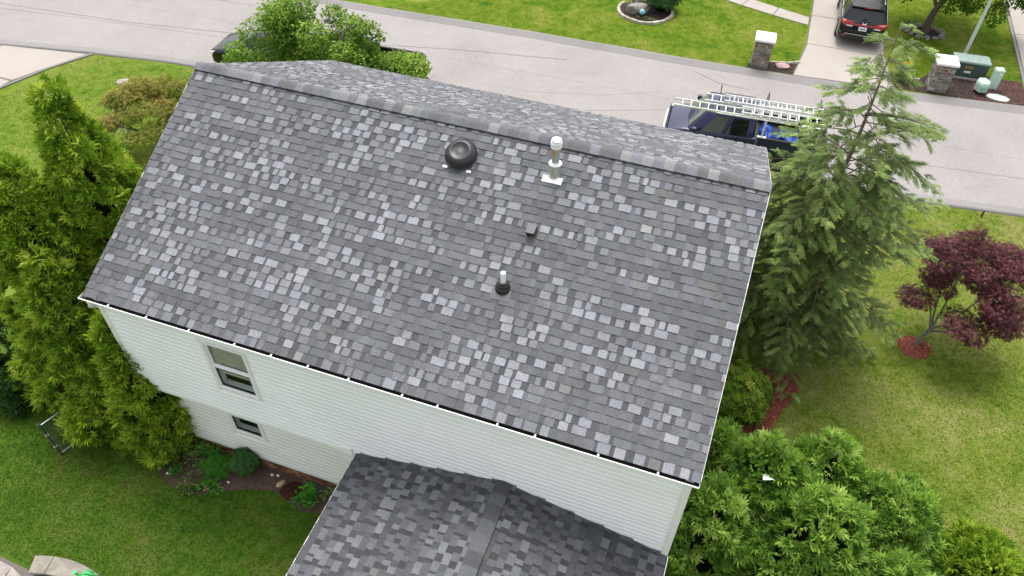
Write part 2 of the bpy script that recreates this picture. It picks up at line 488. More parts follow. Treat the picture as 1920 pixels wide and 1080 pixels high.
def np_mesh(name, V, F, mat, parent=None, attrs=None, smooth=False):
    V = np.asarray(V, np.float32); F = np.asarray(F, np.int32)
    me = bpy.data.meshes.new(name); k = F.shape[1]
    me.vertices.add(len(V)); me.vertices.foreach_set('co', V.ravel())
    me.loops.add(F.size); me.loops.foreach_set('vertex_index', F.ravel())
    me.polygons.add(len(F)); me.polygons.foreach_set('loop_start', np.arange(0, F.size, k, dtype=np.int32))
    me.polygons.foreach_set('loop_total', np.full(len(F), k, np.int32))
    me.update(calc_edges=True)
    for nm, arr in (attrs or {}).items():
        arr = np.asarray(arr, np.float32)
        if arr.ndim == 1:
            a = me.attributes.new(nm, 'FLOAT', 'POINT'); a.data.foreach_set('value', arr)
        else:
            a = me.attributes.new(nm, 'FLOAT_COLOR', 'POINT'); a.data.foreach_set('color', arr.ravel())
    me.polygons.foreach_set('use_smooth', np.full(len(F), bool(smooth)))
    me.materials.append(mat)
    return link(name, me, parent)

def unit(a):
    return a / np.maximum(np.linalg.norm(a, axis=-1, keepdims=True), 1e-9)

def frames(fwd, nrm):
    """rotation matrices with columns side, forward, normal"""
    y = unit(fwd); z = nrm - y * np.sum(nrm * y, -1, keepdims=True); z = unit(z); x = np.cross(y, z)
    return np.stack([x, y, z], -1)

def scatter(name, tv, tf, P, Rm, sc, tint, mat, parent=None):
    n = len(P); k = len(tv)
    sc = np.asarray(sc); sc = sc[:, None] if sc.ndim == 1 else sc
    loc = tv[None] * (sc[:, None, :] if sc.shape[1] == 3 else sc[:, None, :])
    V = np.einsum('nij,nkj->nki', Rm, loc) + P[:, None]
    F = (tf[None] + (np.arange(n) * k)[:, None, None]).reshape(-1, tf.shape[1])
    return np_mesh(name, V.reshape(-1, 3), F, mat, parent, {'tint': np.repeat(tint, k)})

def join_tris(lists):
    V, F, o = [], [], 0
    for v, f in lists:
        V.append(v); F.append(f + o); o += len(v)
    return np.concatenate(V), np.concatenate(F)

def in_poly(x, y, poly):
    r = np.zeros(len(x), bool); n = len(poly)
    for i in range(n):
        x0, y0 = poly[i]; x1, y1 = poly[(i+1) % n]
        c = ((y0 > y) != (y1 > y)) & (x < (x1-x0)*(y-y0)/((y1-y0) if y1 != y0 else 1e-9) + x0)
        r ^= c
    return r

# ------------------------------------------------------------------ the ground, street, drives
ZR, DEP, RISE, LEN = 8.1327, 5.0234, 2.5154, 12.6     # ridge height, half depth, rise, length of the house roof
near_kerb = [(-60,6.0),(-24,9.3),(-20.08,9.76),(-15.96,10.55),(-12.31,11.09),(-6,11.5),(0,11.75),(8,12.0),(14,12.15),(18.47,12.3),(21.96,12.75),(30,14.0),(60,19.5)]
far_kerb = [(-60,15.0),(-30,17.6),(-16,18.5),(-7.94,18.9),(1.84,19.25),(8.81,19.35),(13.88,19.5),(18,19.8),(22.77,20.35),(30,21.6),(60,27.0)]
structure(sheet('ground', [(-300,-250),(300,-250),(300,350),(-300,350)], -0.03, M['lawn_far']))
LAWN = {
 'front': [(-60,-3.2),(3,-3.2),(3,11.9)] + near_kerb[6::-1],
 'side': [(9,-3.2),(3,-3.2),(3,11.9)] + near_kerb[7:] + [(60,-30),(9,-30)],
 'back': [(-60,-3.2),(9,-3.2),(9,-30),(-60,-30)],
 'far': far_kerb + [(60,90),(-60,90)],
}
for k, p in LAWN.items():
    structure(sheet('lawn', p, {'front':0.0,'side':0.0,'back':0.0,'far':0.0}[k], M['lawn_'+k]))
structure(sheet('street', near_kerb + far_kerb[::-1], -0.02, M['asphalt']))

def kerb(line, side):
    """rolled asphalt kerb: low towards the street, high towards the lawn"""
    mb = MB(); prof = [(-0.50,-0.03),(-0.46,-0.012),(-0.30,0.0),(-0.12,0.055),(-0.03,0.075),(0.05,0.06),(0.08,-0.03)]
    dense = []
    for a, b in zip(line, line[1:]):
        n = max(1, int(math.hypot(b[0]-a[0], b[1]-a[1]) / 1.2))
        dense += [(a[0]+(b[0]-a[0])*t/n, a[1]+(b[1]-a[1])*t/n) for t in range(n)]
    dense.append(line[-1]); rings = []
    for i, p in enumerate(dense):
        q0, q1 = dense[max(i-1,0)], dense[min(i+1,len(dense)-1)]
        d = Vector((q1[0]-q0[0], q1[1]-q0[1])).normalized(); n = Vector((-d.y, d.x)) * side
        j = random.uniform(-0.012, 0.012)
        rings.append([(p[0]+n.x*(u+j), p[1]+n.y*(u+j), z) for u, z in prof])
    mb.loft(rings, cap=True, closed=False)
    return mb
structure(kerb(far_kerb, 1).build('kerb', M['kerb'], smooth=True))
structure(kerb(near_kerb, -1).build('kerb', M['kerb'], smooth=True))

def ribbon(name, pts, w, z, mat):
    mb = MB(); out = []
    P = [Vector(p) for p in pts]; dense = []
    for a, b in zip(P, P[1:]):
        for t in range(8): dense.append(a.lerp(b, t/8))
    dense.append(P[-1]); L, R = [], []
    for i, p in enumerate(dense):
        d = (dense[min(i+1,len(dense)-1)] - dense[max(i-1,0)]).normalized(); n = Vector((-d.y, d.x))
        ww = w * random.uniform(0.5, 1.2); jj = n * random.uniform(-0.012, 0.012)
        L.append(p + jj + n*ww/2); R.append(p + jj - n*ww/2)
    for i in range(len(L)-1):
        mb.quad((*L[i], z), (*L[i+1], z), (*R[i+1], z), (*R[i], z))
    return structure(mb.build(name, mat))
ribbon('street_seam', [(-24,14.6),(-14,15.2),(-5,15.7),(4,15.9),(13,16.0),(24,16.5),(40,18.5)], 0.035, -0.0155, M['seam'])
ribbon('tyre_mark', [(1,14.3),(3.5,14.5),(6,15.2),(8.6,16.4),(10.5,17.6)], 0.05, -0.0155, M['seam'])
ribbon('tyre_mark', [(3.5,13.4),(6,13.9),(8.5,14.9),(10.5,16.1)], 0.045, -0.0115, M['seam'])
ribbon('tyre_mark', [(17,14.6),(20,14.9),(23,15.2),(26,15.9)], 0.04, -0.0115, M['seam'])
ribbon('street_seam', [(-26,12.2),(-18,13.2),(-10,14.0),(-2,14.4)], 0.03, -0.0115, M['seam'])

for pts in ([(-20,16.4),(-17,16.9),(-12,17.1),(-8,17.5)], [(9.5,18.5),(10.6,17.9),(12.1,17.8)]):
    ribbon('street_crack', pts, 0.022, -0.0075, M['crack'])
ribbon('tyre_mark', [(-24,12.9),(-16,13.6),(-8,14.9),(-1,16.6),(4,17.5)], 0.05, -0.0075, M['seam'])
def slabs(name, base_pts, slab_list, z=0.012, th=0.10):
    """a drive or walk: dark joint bed with each concrete slab on it a part"""
    b = sheet(name, base_pts, z - 0.006, M['concrete_base']); structure(b)
    for s in slab_list:
        n = len(s); cx = sum(p[0] for p in s)/n; cy = sum(p[1] for p in s)/n
        q = [(p[0]+(cx-p[0])/max(math.hypot(cx-p[0],cy-p[1]),.1)*0.022, p[1]+(cy-p[1])/max(math.hypot(cx-p[0],cy-p[1]),.1)*0.022) for p in s]
        mb = MB(); mb.prism(q, z-0.05, z+random.uniform(0.008,0.014), inset=0.004)
        mb.build('concrete_slab', M['concrete'], b)
    return b
# the drive across the street (the minivan stands on it)
ys = [19.95, 22.75, 25.75, 28.8, 31.9, 35.0, 38.1]
sl = [[(13.55,19.62),(17.75,19.98),(17.28,22.75),(13.93,22.75)]]
for a, b in zip(ys[1:], ys[2:]): sl.append([(13.91,a),(17.26,a),(17.26,b),(13.91,b)])
slabs('driveway', [(13.5,19.55),(17.8,19.93),(17.3,22.75),(17.3,38.2),(13.88,38.2),(13.88,22.75)], sl, z=0.02)
# the walk that leaves it
wk = [(13.84,24.62),(13.84,25.47),(12.35,25.98),(10.9,26.5),(9.4,27.1),(7.9,27.8),(7.4,27.0),(9.05,26.22),(10.55,25.62),(12.15,25.08)]
top = wk[1:6]; bot = [wk[0]] + wk[9:5:-1]
slabs('walkway', wk, [[bot[i], top[i], top[i+1], bot[i+1]] for i in range(4)], z=0.02)
# the drive at the far right
slabs('driveway', [(23.05,20.4),(30,21.6),(30,33.5),(24.0,33.5),(23.05,31.0)],
      [[(23.08,20.45),(29.6,21.6),(29.6,24.2),(23.08,23.9)], [(23.08,23.9),(29.6,24.2),(29.6,27.6),(23.08,27.2)], [(23.08,27.2),(29.6,27.6),(29.6,33.3),(24.0,33.3),(23.08,30.9)]], z=0.02)
mb = MB(); mb.box(22.93, 23.04, 20.5, 31.0, -0.03, 0.06); structure(mb.build('driveway_edging', M['kerb']))
# the drive at the left, this side of the street
slabs('driveway', [(-24,9.25),(-15.8,10.5),(-16.6,8.9),(-17.3,6.9),(-17.5,-2),(-24,-2)],
      [[(-23.9,9.22),(-19.9,9.75),(-20.2,7.6),(-23.9,7.2)], [(-19.9,9.75),(-15.85,10.42),(-16.65,8.9),(-17.25,7.55),(-20.2,7.6)], [(-23.9,7.2),(-20.2,7.6),(-20.2,3.2),(-23.9,3.2)], [(-20.2,7.6),(-17.28,7.5),(-17.45,3.2),(-20.2,3.2)]], z=0.02)
mb = MB(); mb.prism([(-15.72,10.5),(-15.6,10.5),(-16.5,8.87),(-17.2,6.9),(-17.4,3.2),(-17.48,3.2),(-17.3,6.9),(-16.6,8.9)], -0.03, 0.055); structure(mb.build('driveway_edging', M['kerb']))

# planted beds
def blob(cx, cy, rx, ry, n=28, j=0.05, rot=0.0, seed=0):
    r = random.Random(seed); out = []
    for i in range(n):
        t = 2*math.pi*i/n; k = 1 + r.uniform(-j, j)
        x, y = rx*k*math.cos(t), ry*k*math.sin(t)
        out.append((cx + x*math.cos(rot)-y*math.sin(rot), cy + x*math.sin(rot)+y*math.cos(rot)))
    return out
BEDS = {
 'back': ([(-1.6,-3.6),(0.6,-4.0),(5.9,-4.6),(5.9,-5.3),(4.8,-5.35),(4.1,-5.5),(3.2,-5.25),(2.5,-5.45),(1.6,-5.95),(0.7,-6.0),(0.1,-5.7),(-0.5,-5.5),(-1.5,-5.2)], M['soil'], 'garden_bed', None),
 'red': ([(12.6,-0.6),(14.3,-0.4),(14.6,0.9),(15.25,2.55),(15.1,2.9),(14.4,2.8),(12.6,2.5)], M['mulch_red'], 'mulch_bed', 'chip_red'),
 'ring': (blob(18.22,5.1,0.47,0.45,26,0.05,0,3), M['mulch_red'], 'mulch_bed', 'chip_red'),
 'pl': ([(11.55,19.62),(13.8,19.72),(13.85,20.7),(13.2,20.62),(12.6,20.42),(11.7,20.35)], M['mulch_dark'], 'mulch_bed', 'chip_dark'),
 'prd': ([(17.75,20.1),(20.8,20.25),(20.9,22.45),(19.4,22.3),(18.6,21.05),(17.6,20.95)], M['mulch_dark'], 'mulch_bed', 'chip_dark'),
 'prr': ([(20.8,20.25),(22.75,20.5),(22.95,21.4),(22.85,22.55),(20.9,22.45)], M['mulch_brown'], 'mulch_bed', 'chip_dark'),
 'oval': (blob(6.25,23.25,1.22,1.2,30,0.03,0,5), M['mulch_dark'], 'mulch_bed', 'chip_dark'),
 'tree': (blob(19.05,25.85,0.75,0.55,20,0.05,0,6), M['mulch_dark'], 'mulch_bed', None),
}
for k, (p, m, nm, chip) in BEDS.items():
    structure(sheet(nm, p, 0.008, m))
    if chip:
        xs = [q[0] for q in p]; ysx = [q[1] for q in p]
        area = (max(xs)-min(xs))*(max(ysx)-min(ysx)); n = int(area*420)
        x = rng.uniform(min(xs), max(xs), n); y = rng.uniform(min(ysx), max(ysx), n)
        ok = in_poly(x, y, p); x, y = x[ok], y[ok]; n = len(x)
        tv = np.array([[-.5,-.5,0],[.5,-.5,0],[.5,.5,0],[-.5,.5,0],[0,0,.6]], float) * np.array([0.055,0.02,0.012])
        tf = np.array([[0,1,4],[1,2,4],[2,3,4],[3,0,4]])
        a = rng.uniform(0, 6.28, n); nz = unit(np.stack([rng.normal(0,.25,n), rng.normal(0,.25,n), np.ones(n)], -1))
        Rm = frames(np.stack([np.cos(a), np.sin(a), rng.normal(0,.2,n)], -1), nz)
        stuff(scatter('mulch_chips', tv, tf, np.stack([x, y, np.full(n, 0.012)], -1), Rm, rng.uniform(.6,1.6,n), rng.uniform(0,1,n), M[chip]))

# grass: short tufts over the lawns in view
AVOID = [v[0] for k, v in BEDS.items()] + [
 near_kerb + far_kerb[::-1], [(13.45,19.3),(17.85,19.7),(17.4,22.6),(17.4,38.2),(13.8,38.2),(13.8,22.6)], wk,
 [(22.9,20.3),(31,21.6),(31,34),(22.9,34)], [(-25,9.3),(-15.6,10.6),(-16.45,8.8),(-17.2,6.9),(-17.4,-2),(-25,-2)],
 [(0.2,-4.8),(12.6,-4.8),(12.6,5.2),(0.2,5.2)], [(5.8,-9.5),(12.5,-9.5),(12.5,-4.5),(5.8,-4.5)], [(-3.2,-9.0),(-2.6,-8.7),(-0.75,-8.75),(-0.3,-8.33),(0.6,-8.3),(1.5,-8.7),(2.2,-9.2),(2.2,-11),(-3.2,-11)]]
GRASS = {'front': [(-17.5,1.5),(-4,1.5),(2,8),(2,11.9),(-16,10.6)], 'side': [(12.6,-3.5),(22,-3.5),(24,13.2),(12.6,12.2)],
         'back': [(-5.5,-3.2),(-5.5,-9.4),(6,-9.4),(6,-4.6)], 'far': [(-6,18.95),(1.84,19.3),(13.9,19.55),(18,19.9),(23,20.4),(24,32),(2,26)]}
dens = {'front': 430, 'side': 600, 'back': 800, 'far': 360}
bt = []
for a, l, w in ((0.3,1.0,.20),(2.4,.8,.20),(4.4,.9,.19)):
    d = np.array([math.cos(a), math.sin(a), 0]); s = np.array([-d[1], d[0], 0])
    v = np.array([-s*w, s*w, d*.75*l+np.array([0,0,.5*l])]) ; bt.append((v, np.array([[0,1,2]])))
gv, gf = join_tris(bt)
for k, p in GRASS.items():
    xs = [q[0] for q in p]; yy = [q[1] for q in p]
    n = int((max(xs)-min(xs))*(max(yy)-min(yy))*dens[k])
    x = rng.uniform(min(xs), max(xs), n); y = rng.uniform(min(yy), max(yy), n)
    ok = in_poly(x, y, p)
    for a in AVOID: ok &= ~in_poly(x, y, a)
    x, y = x[ok], y[ok]; n = len(x); a = rng.uniform(0, 6.28, n)
    Rm = frames(np.stack([np.cos(a), np.sin(a), 0*a], -1), np.tile([0,0,1.], (n,1)) + rng.normal(0,.15,(n,3)))
    stuff(scatter('grass', gv, gf, np.stack([x, y, np.full(n, -0.002)], -1), Rm, rng.uniform(.024,.050,n), rng.uniform(0,1,n), M['grass_'+k]))
# ------------------------------------------------------------------ the house
house = thing('house', 'white vinyl sided two-storey house under a grey shingle roof, filling the middle of the photo', 'house', (6.3, 0, 0))
def hb(mb, name, mats, parent=None, **k):
    """build in world coordinates, then hang below the house (whose empty stands at x = 6.3)"""
    mb.v = [(v[0]-6.3, v[1], v[2]) for v in mb.v]
    return mb.build(name, mats, parent or house, **k)

YW, YL = -4.97, -4.70                    # upper back wall, lower back wall (set back under the overhang)
SL = math.atan2(RISE, DEP)
EAVE = ZR - RISE
# shell walls
WIN1 = (2.70, 3.61, 3.72, 5.15)          # x0 x1 z0 z1 of the openings
WIN2 = (2.22, 3.00, 1.44, 2.10)
def wall_with_hole(x0, x1, z0, z1, y0, y1, hole):
    mb = MB(); a, b, c, d = hole
    mb.box(x0, a, y0, y1, z0, z1); mb.box(b, x1, y0, y1, z0, z1)
    mb.box(a, b, y0, y1, z0, c); mb.box(a, b, y0, y1, d, z1); return mb
hb(wall_with_hole(0.24, 12.49, 2.66, 5.56, YW, YW+0.18, WIN1), 'wall', M['siding'])
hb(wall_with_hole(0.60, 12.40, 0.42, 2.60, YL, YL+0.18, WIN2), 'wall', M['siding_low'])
for x0, x1, xa, xb in ((0.24, 0.42, 0.60, 0.78), (12.31, 12.49, 12.22, 12.40)):
    mb = MB()
    mb.prism([(YW+0.181, 2.66), (5.0, 2.66), (5.0, 5.56), (0, ZR-0.12), (YW+0.181, 5.56)], x0, x1)
    mb.v = [(v[2], v[0], v[1]) for v in mb.v]; hb(mb, 'wall', M['siding'])
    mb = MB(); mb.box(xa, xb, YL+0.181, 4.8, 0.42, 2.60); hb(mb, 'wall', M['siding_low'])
mb = MB(); mb.box(0.43, 12.30, 4.82, 5.0, 2.66, 5.56); hb(mb, 'wall', M['siding'])
mb = MB(); mb.box(0.79, 12.21, 4.62, 4.8, 0.42, 2.60); hb(mb, 'wall', M['siding_low'])
mb = MB(); mb.box(0.24, 12.49, YW+0.002, 4.99, 2.601, 2.657); hb(mb, 'soffit', M['white'])
mb = MB(); mb.box(0.45, 12.28, -4.7, 4.7, 5.50, 5.53); hb(mb, 'ceiling', M['white'])
mb = MB(); mb.box(0.62, 12.38, YL+0.03, 4.7, -0.05, 0.415); fnd = hb(mb, 'foundation', M['mortar'])

# bricks of the foundation, in view left of the lean-to
bm_b = MB(); bm_b.box(-.098, .098, -.045, .0, 0, .057, bev=.004); brick_mesh = [bm_b.mesh('brick', M['brick']) for _ in range(5)]
for i, me in enumerate(brick_mesh):
    a = me.attributes.new('tint', 'FLOAT', 'POINT'); a.data.foreach_set('value', np.full(len(me.vertices), i/4, np.float32))
for r in range(6):
    x = 0.72 + (0.105 if r % 2 else 0)
    while x < 5.9:
        o = link('brick', random.choice(brick_mesh), fnd)
        o.location = (x-6.3, YL+0.04+random.uniform(-.004,.004), 0.012 + r*0.0675); x += 0.208

# vinyl siding, one plank per course and side of a window
def planks(x0, x1, z0, z1, e, yy, mat, hole):
    z = z0; off = .8
    while z < z1 - 0.02:
        t = min(z + e, z1)
        segs = [(x0, x1)]
        if hole and t > hole[2]+0.004 and z < hole[3]-0.004: segs = [(x0, hole[0]), (hole[1], x1)]
        cuts = []
        for a, b in segs:
            q = [a] + sorted(c for c in (x0 + ((i_*3.66 + off) % (x1-x0)) for i_ in range(4)) if a+.5 < c < b-.5) + [b]
            cuts += list(zip(q, q[1:]))
        off += random.uniform(1.1, 2.6)
        for a, b in cuts:
            y = yy - random.uniform(0, .0025)
            mb = MB(); pr = [(y-0.001, z+0.004), (y-0.036, z), (y-0.033, z+e*.60), (y-0.007, z+e*.84), (y-0.004, t), (y-0.0005, t)]
            mb.loft([[(a, u, w) for u, w in pr], [(b, u, w) for u, w in pr]])
            hb(mb, 'siding_plank', mat)
        z += e
planks(0.36, 12.37, 2.70, 5.52, 0.1410, YW, M['siding'], (WIN1[0]-.1, WIN1[1]+.1, WIN1[2]-.09, WIN1[3]+.09))
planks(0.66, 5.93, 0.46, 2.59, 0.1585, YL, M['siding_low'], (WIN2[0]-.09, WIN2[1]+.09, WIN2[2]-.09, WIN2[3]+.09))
mb = MB(); mb.box(0.22, 12.51, YW-0.036, YW-0.001, 2.645, 2.698); hb(mb, 'starter_strip', M['white'])
mb = MB(); mb.box(0.60, 5.93, YL-0.034, YL-0.001, 0.40, 0.458); hb(mb, 'starter_strip', M['siding_low'])
for x0, x1, y, z0, z1, m in ((0.225, 0.358, YW, 2.70, 5.54, 'white'), (12.372, 12.505, YW, 2.70, 5.54, 'white'), (0.585, 0.658, YL, 0.02, 2.59, 'siding_low')):
    mb = MB(); mb.box(x0, x1, y-0.046, y-0.0005, z0, z1); hb(mb, 'corner_post', M[m])

def window(op, y, blind, rail):
    x0, x1, z0, z1 = op; t = 0.075
    f = MB()
    for a, b, c, d in ((x0-t, x0, z0-t, z1+t), (x1, x1+t, z0-t, z1+t), (x0, x1, z1, z1+t), (x0, x1, z0-t, z0)):
        f.box(a, b, y-0.05, y+0.06, c, d)
    w = hb(f, 'window', M['white'])
    def sub(mb, n, m): return hb(mb, n, m, w)
    s = MB(); zm = (z0+z1)/2 if rail else z1
    lo = 0.035
    secs = [(z0, zm, 0.0)] + ([(zm, z1, 0.03)] if rail else [])
    for a, b, dy in secs:
        s = MB()
        for q in ((x0, x0+lo, a, b), (x1-lo, x1, a, b), (x0+lo, x1-lo, a, a+lo), (x0+lo, x1-lo, b-lo, b)):
            s.box(q[0], q[1], y-0.035+dy, y-0.006+dy, q[2], q[3])
        sub(s, 'sash', M['white'])
        g = MB(); g.box(x0+lo, x1-lo, y-0.022+dy, y-0.018+dy, a+lo, b-lo); sub(g, 'pane', M['glass'])
    # J channel down the right side
    j = MB(); j.box(x1+t, x1+t+0.02, y-0.03, y-0.001, z0-t, z1+t); sub(j, 'trim_channel', M['siding_low'])
    d = MB(); d.box(x0-.02, x1+.02, y+0.5, y+0.52, z0-.1, z1+.1); d.box(x0-.04, x0-.02, y+.185, y+.5, z0-.1, z1+.1); d.box(x1+.02, x1+.04, y+.185, y+.5, z0-.1, z1+.1)
    d.box(x0-.02, x1+.02, y+.185, y+.5, z0-.12, z0-.1); sub(d, 'room_dark', M['dark'])
    if blind:
        b = MB(); z = z1-0.03
        while z > blind:
            b.box(x0+.01, x1-.01, y+0.05, y+0.075, z-0.036, z-0.002); z -= 0.052
        sub(b, 'blind', M['blind'])
        r = MB(); r.box(x0+.02, x1-.02, y+0.05, y+0.08, zm-0.30, zm-0.23); sub(r, 'curtain_rod', M['blind'])
    return w
window(WIN1, YW, (WIN1[2]+WIN1[3])/2+0.03, True)
window(WIN2, YL, None, False)
# white vent hood on the bottom edge of the upper wall
v = MB(); v.box(5.46, 5.70, YW-0.10, YW-0.026, 2.74, 2.90, bev=.015); v.box(5.44, 5.72, YW-0.034, YW-0.022, 2.70, 2.94)
hb(v, 'vent_hood', M['white'])

# ---------------- roof decks
def deck(pts, nrm_drop=0.05):
    mb = MB(); a = [(*p,) for p in pts]; b = [(p[0], p[1], p[2]-nrm_drop) for p in pts]
    mb.loft([a, b]); return mb
roof = hb(deck([(0.02,-DEP+.03,EAVE-.012),(LEN-.02,-DEP+.03,EAVE-.012),(LEN-.02,0,ZR-.027),(.02,0,ZR-.027)], .09), 'roof', M['deck'])
hb(deck([(0.02,DEP+.12,EAVE-.072),(LEN-.02,DEP+.12,EAVE-.072),(LEN-.02,0.001,ZR-.027),(.02,0.001,ZR-.027)], .09), 'roof_deck', M['deck'], roof)
EXL, EXR, EXC, EXT, EXB, EXY = 5.80, 12.46, 9.13, 3.52, 2.74, -9.6
lroof = hb(deck([(EXL,YW-.021,EXB-.02),(EXL,EXY,EXB-.02),(EXC,EXY,EXT-.02),(EXC,YW-.021,EXT-.02)], .09), 'roof', M['deck'])
hb(deck([(EXR,YW-.021,EXB-.02),(EXR,EXY,EXB-.02),(EXC+.001,EXY,EXT-.02),(EXC+.001,YW-.021,EXT-.02)], .09), 'roof_deck', M['deck'], lroof)
for n_, x0, x1, y0, y1 in (('wall', EXL+.12, EXL+.25, EXY+.1, YL-.03), ('wall', EXR-.25, EXR-.12, EXY+.1, YL-.03)):
    mb = MB(); mb.box(x0, x1, y0, y1, 0, EXB-.13); hb(mb, n_, M['siding_low'])
mb = MB(); mb.prism([(EXL+.25,0),(EXR-.25,0),(EXR-.25,EXB-.13),(EXC,EXT-.14),(EXL+.25,EXB-.13)], -(EXY+.24), -(EXY+.1)); mb.v = [(v[0], -v[2], v[1]) for v in mb.v]; hb(mb, 'wall', M['siding_low'])

# ---------------- shingles: laminated courses with dragon-tooth tabs
CAMP = np.array(cam.location)
def tone(r, light=0.13):
    q = r.random()
    if q < light: t = r.uniform(.195, .265)
    elif q < light + .24: t = r.uniform(.145, .185)
    elif q < .80: t = r.uniform(.108, .138)
    else: t = r.uniform(.074, .100)
    return tinted(r, t)

def tinted(r, t):
    h = r.random()
    if h < .05: c = (1.0, 1.0, .99)
    elif h < .40: c = (.985, .968, 1.05)
    else: c = (.945, .98, 1.06)
    return (t*c[0], t*c[1], t*c[2], 1)

def shingle_field(origin, u, v, W, S, e, seed, light=0.13, holes=(), wob=0.0025, dark=1.0, mix=.56):
    """pieces of one roof plane; u along the eave, v up the slope"""
    r = random.Random(seed); o = np.array(origin); u = np.array(u); v = np.array(v); n = np.cross(u, v); n /= np.linalg.norm(n)
    if n[2] < 0: n = -n
    rows = int(math.ceil(S / e)); out = []
    for i in range(rows):
        a, b = i*e, min((i+1)*e + 0.035, S)
        if i*e >= S - .01: break
        if i == 0: a = -0.03
        x = -r.uniform(0, .25); tab = r.random() < .5
        dj = r.uniform(-wob, wob); left = 0; accent = False; base = .12
        while x < W:
            if left <= 0:                                  # runs of even tone alternate with light tabs set between dark slots
                accent = r.random() < mix
                left = r.choice((2,3,4,5,7)) if accent else r.choice((2,3,4,5))
                base = r.uniform(.098, .138)
            left -= 1
            if accent: w = r.choice((.10,.14,.17,.19,.21,.24)) if tab else r.choice((.05,.08,.11,.15))
            else: w = r.choice((.14,.19,.24,.30,.36)) if tab else r.choice((.08,.12,.18))
            w *= r.uniform(.9, 1.1)
            x0, x1 = max(x, 0), min(x+w, W); x += w; lay = tab; tab = not tab
            if x1 - x0 < .015: continue
            if not accent: t = base * (r.uniform(.93, 1.09) if lay else r.uniform(.84, 1.0))
            elif lay: t = r.uniform(.195, .262) if r.random() < light*2.7 else r.uniform(.130, .178)
            else: t = r.uniform(.072, .094) if r.random() < .75 else r.uniform(.10, .125)
            col = tinted(r, t)
            # big tabs blend two granule drops
            parts = [(x0, x1, col)]
            if lay and x1-x0 > .23 and r.random() < .5:
                m = x0 + (x1-x0)*r.uniform(.35,.65); parts = [(x0, m, col), (m, x1, tinted(r, t*r.uniform(.84, 1.16)))]
            for p0, p1, cc in parts:
                hb_, ht = (.020, .0045) if lay else (.0105, .0035)
                hb_ += r.uniform(-.0005, .0015)
                av = a + dj + r.uniform(-.002, .002)
                g = .0
                P = []
                for (xx, vv, hh) in ((p0+g,av,0.),(p1-g,av,0.),(p1-g,b,0.),(p0+g,b,0.),(p0+g,av,hb_),(p1-g,av,hb_),(p1-g,b,ht),(p0+g,b,ht)):
                    P.append(o + u*xx + v*vv + n*hh)
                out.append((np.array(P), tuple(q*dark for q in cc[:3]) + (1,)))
    return out
QF = np.array([[4,5,6,7],[0,1,5,4],[1,2,6,5],[2,3,7,6],[3,0,4,7]])
def clip_keep(pieces, fn):
    return [p for p in pieces if fn(p[0].mean(0))]

cs, sn = math.cos(SL), math.sin(SL)
slope = math.hypot(DEP, RISE)
main = shingle_field((0.0,-DEP,EAVE), (1,0,0), (0,cs,sn), LEN, slope-.02, .1585, 3, 0.17)
farp = shingle_field((LEN,DEP+.17,EAVE-.085), (-1,0,0), (0,-cs,sn), LEN, slope+.17, .1585, 4, 0.15)
es = math.atan2(EXT-EXB, EXC-EXL); esl = math.hypot(EXT-EXB, EXC-EXL)
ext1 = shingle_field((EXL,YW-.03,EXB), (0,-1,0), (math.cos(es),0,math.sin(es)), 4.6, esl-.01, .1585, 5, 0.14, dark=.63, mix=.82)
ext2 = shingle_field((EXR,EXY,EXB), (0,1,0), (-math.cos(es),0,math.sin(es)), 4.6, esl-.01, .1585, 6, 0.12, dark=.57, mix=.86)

def near_factor(p):
    c = p[0].mean(0); e1 = p[0][1]-p[0][0]; e2 = p[0][3]-p[0][0]; d = c - CAMP
    return abs(np.dot(np.cross(e1, e2), d)) / np.linalg.norm(d)**3
def in_view(c):
    R = np.array(cam.rotation_euler.to_matrix()); q = R.T @ (c - CAMP)
    x, y = q[0]/-q[2]*26.525/36, q[1]/-q[2]*26.525/36
    return abs(x) < .49 and abs(y) < .275
def place(pieces, parent, k):
    order = sorted(range(len(pieces)), key=lambda i: -(near_factor(pieces[i]) if in_view(pieces[i][0].mean(0)) else 0))
    solo = set(order[:k])
    V, F, C = [], [], []
    for i, (P, c) in enumerate(pieces):
        Q = P - np.array([6.3, 0, 0])
        if i in solo:
            np_mesh('shingle', Q, QF, M['shingle'], parent, {'col': np.tile(c, (8, 1))})
        else:
            F.append(QF + 8*len(V)); V.append(Q); C.append(np.tile(c, (8, 1)))
    s = np_mesh('shingles', np.concatenate(V), np.concatenate(F), M['shingle'], parent, {'col': np.concatenate(C)})
    stuff(s)
place(main, roof, 170)
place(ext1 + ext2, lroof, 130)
V = np.concatenate([p[0] for p in farp]) - np.array([6.3,0,0]); F = np.concatenate([QF + 8*i for i in range(len(farp))])
stuff(np_mesh('shingles', V, F, M['shingle'], roof, {'col': np.concatenate([np.tile(p[1], (8,1)) for p in farp])}))

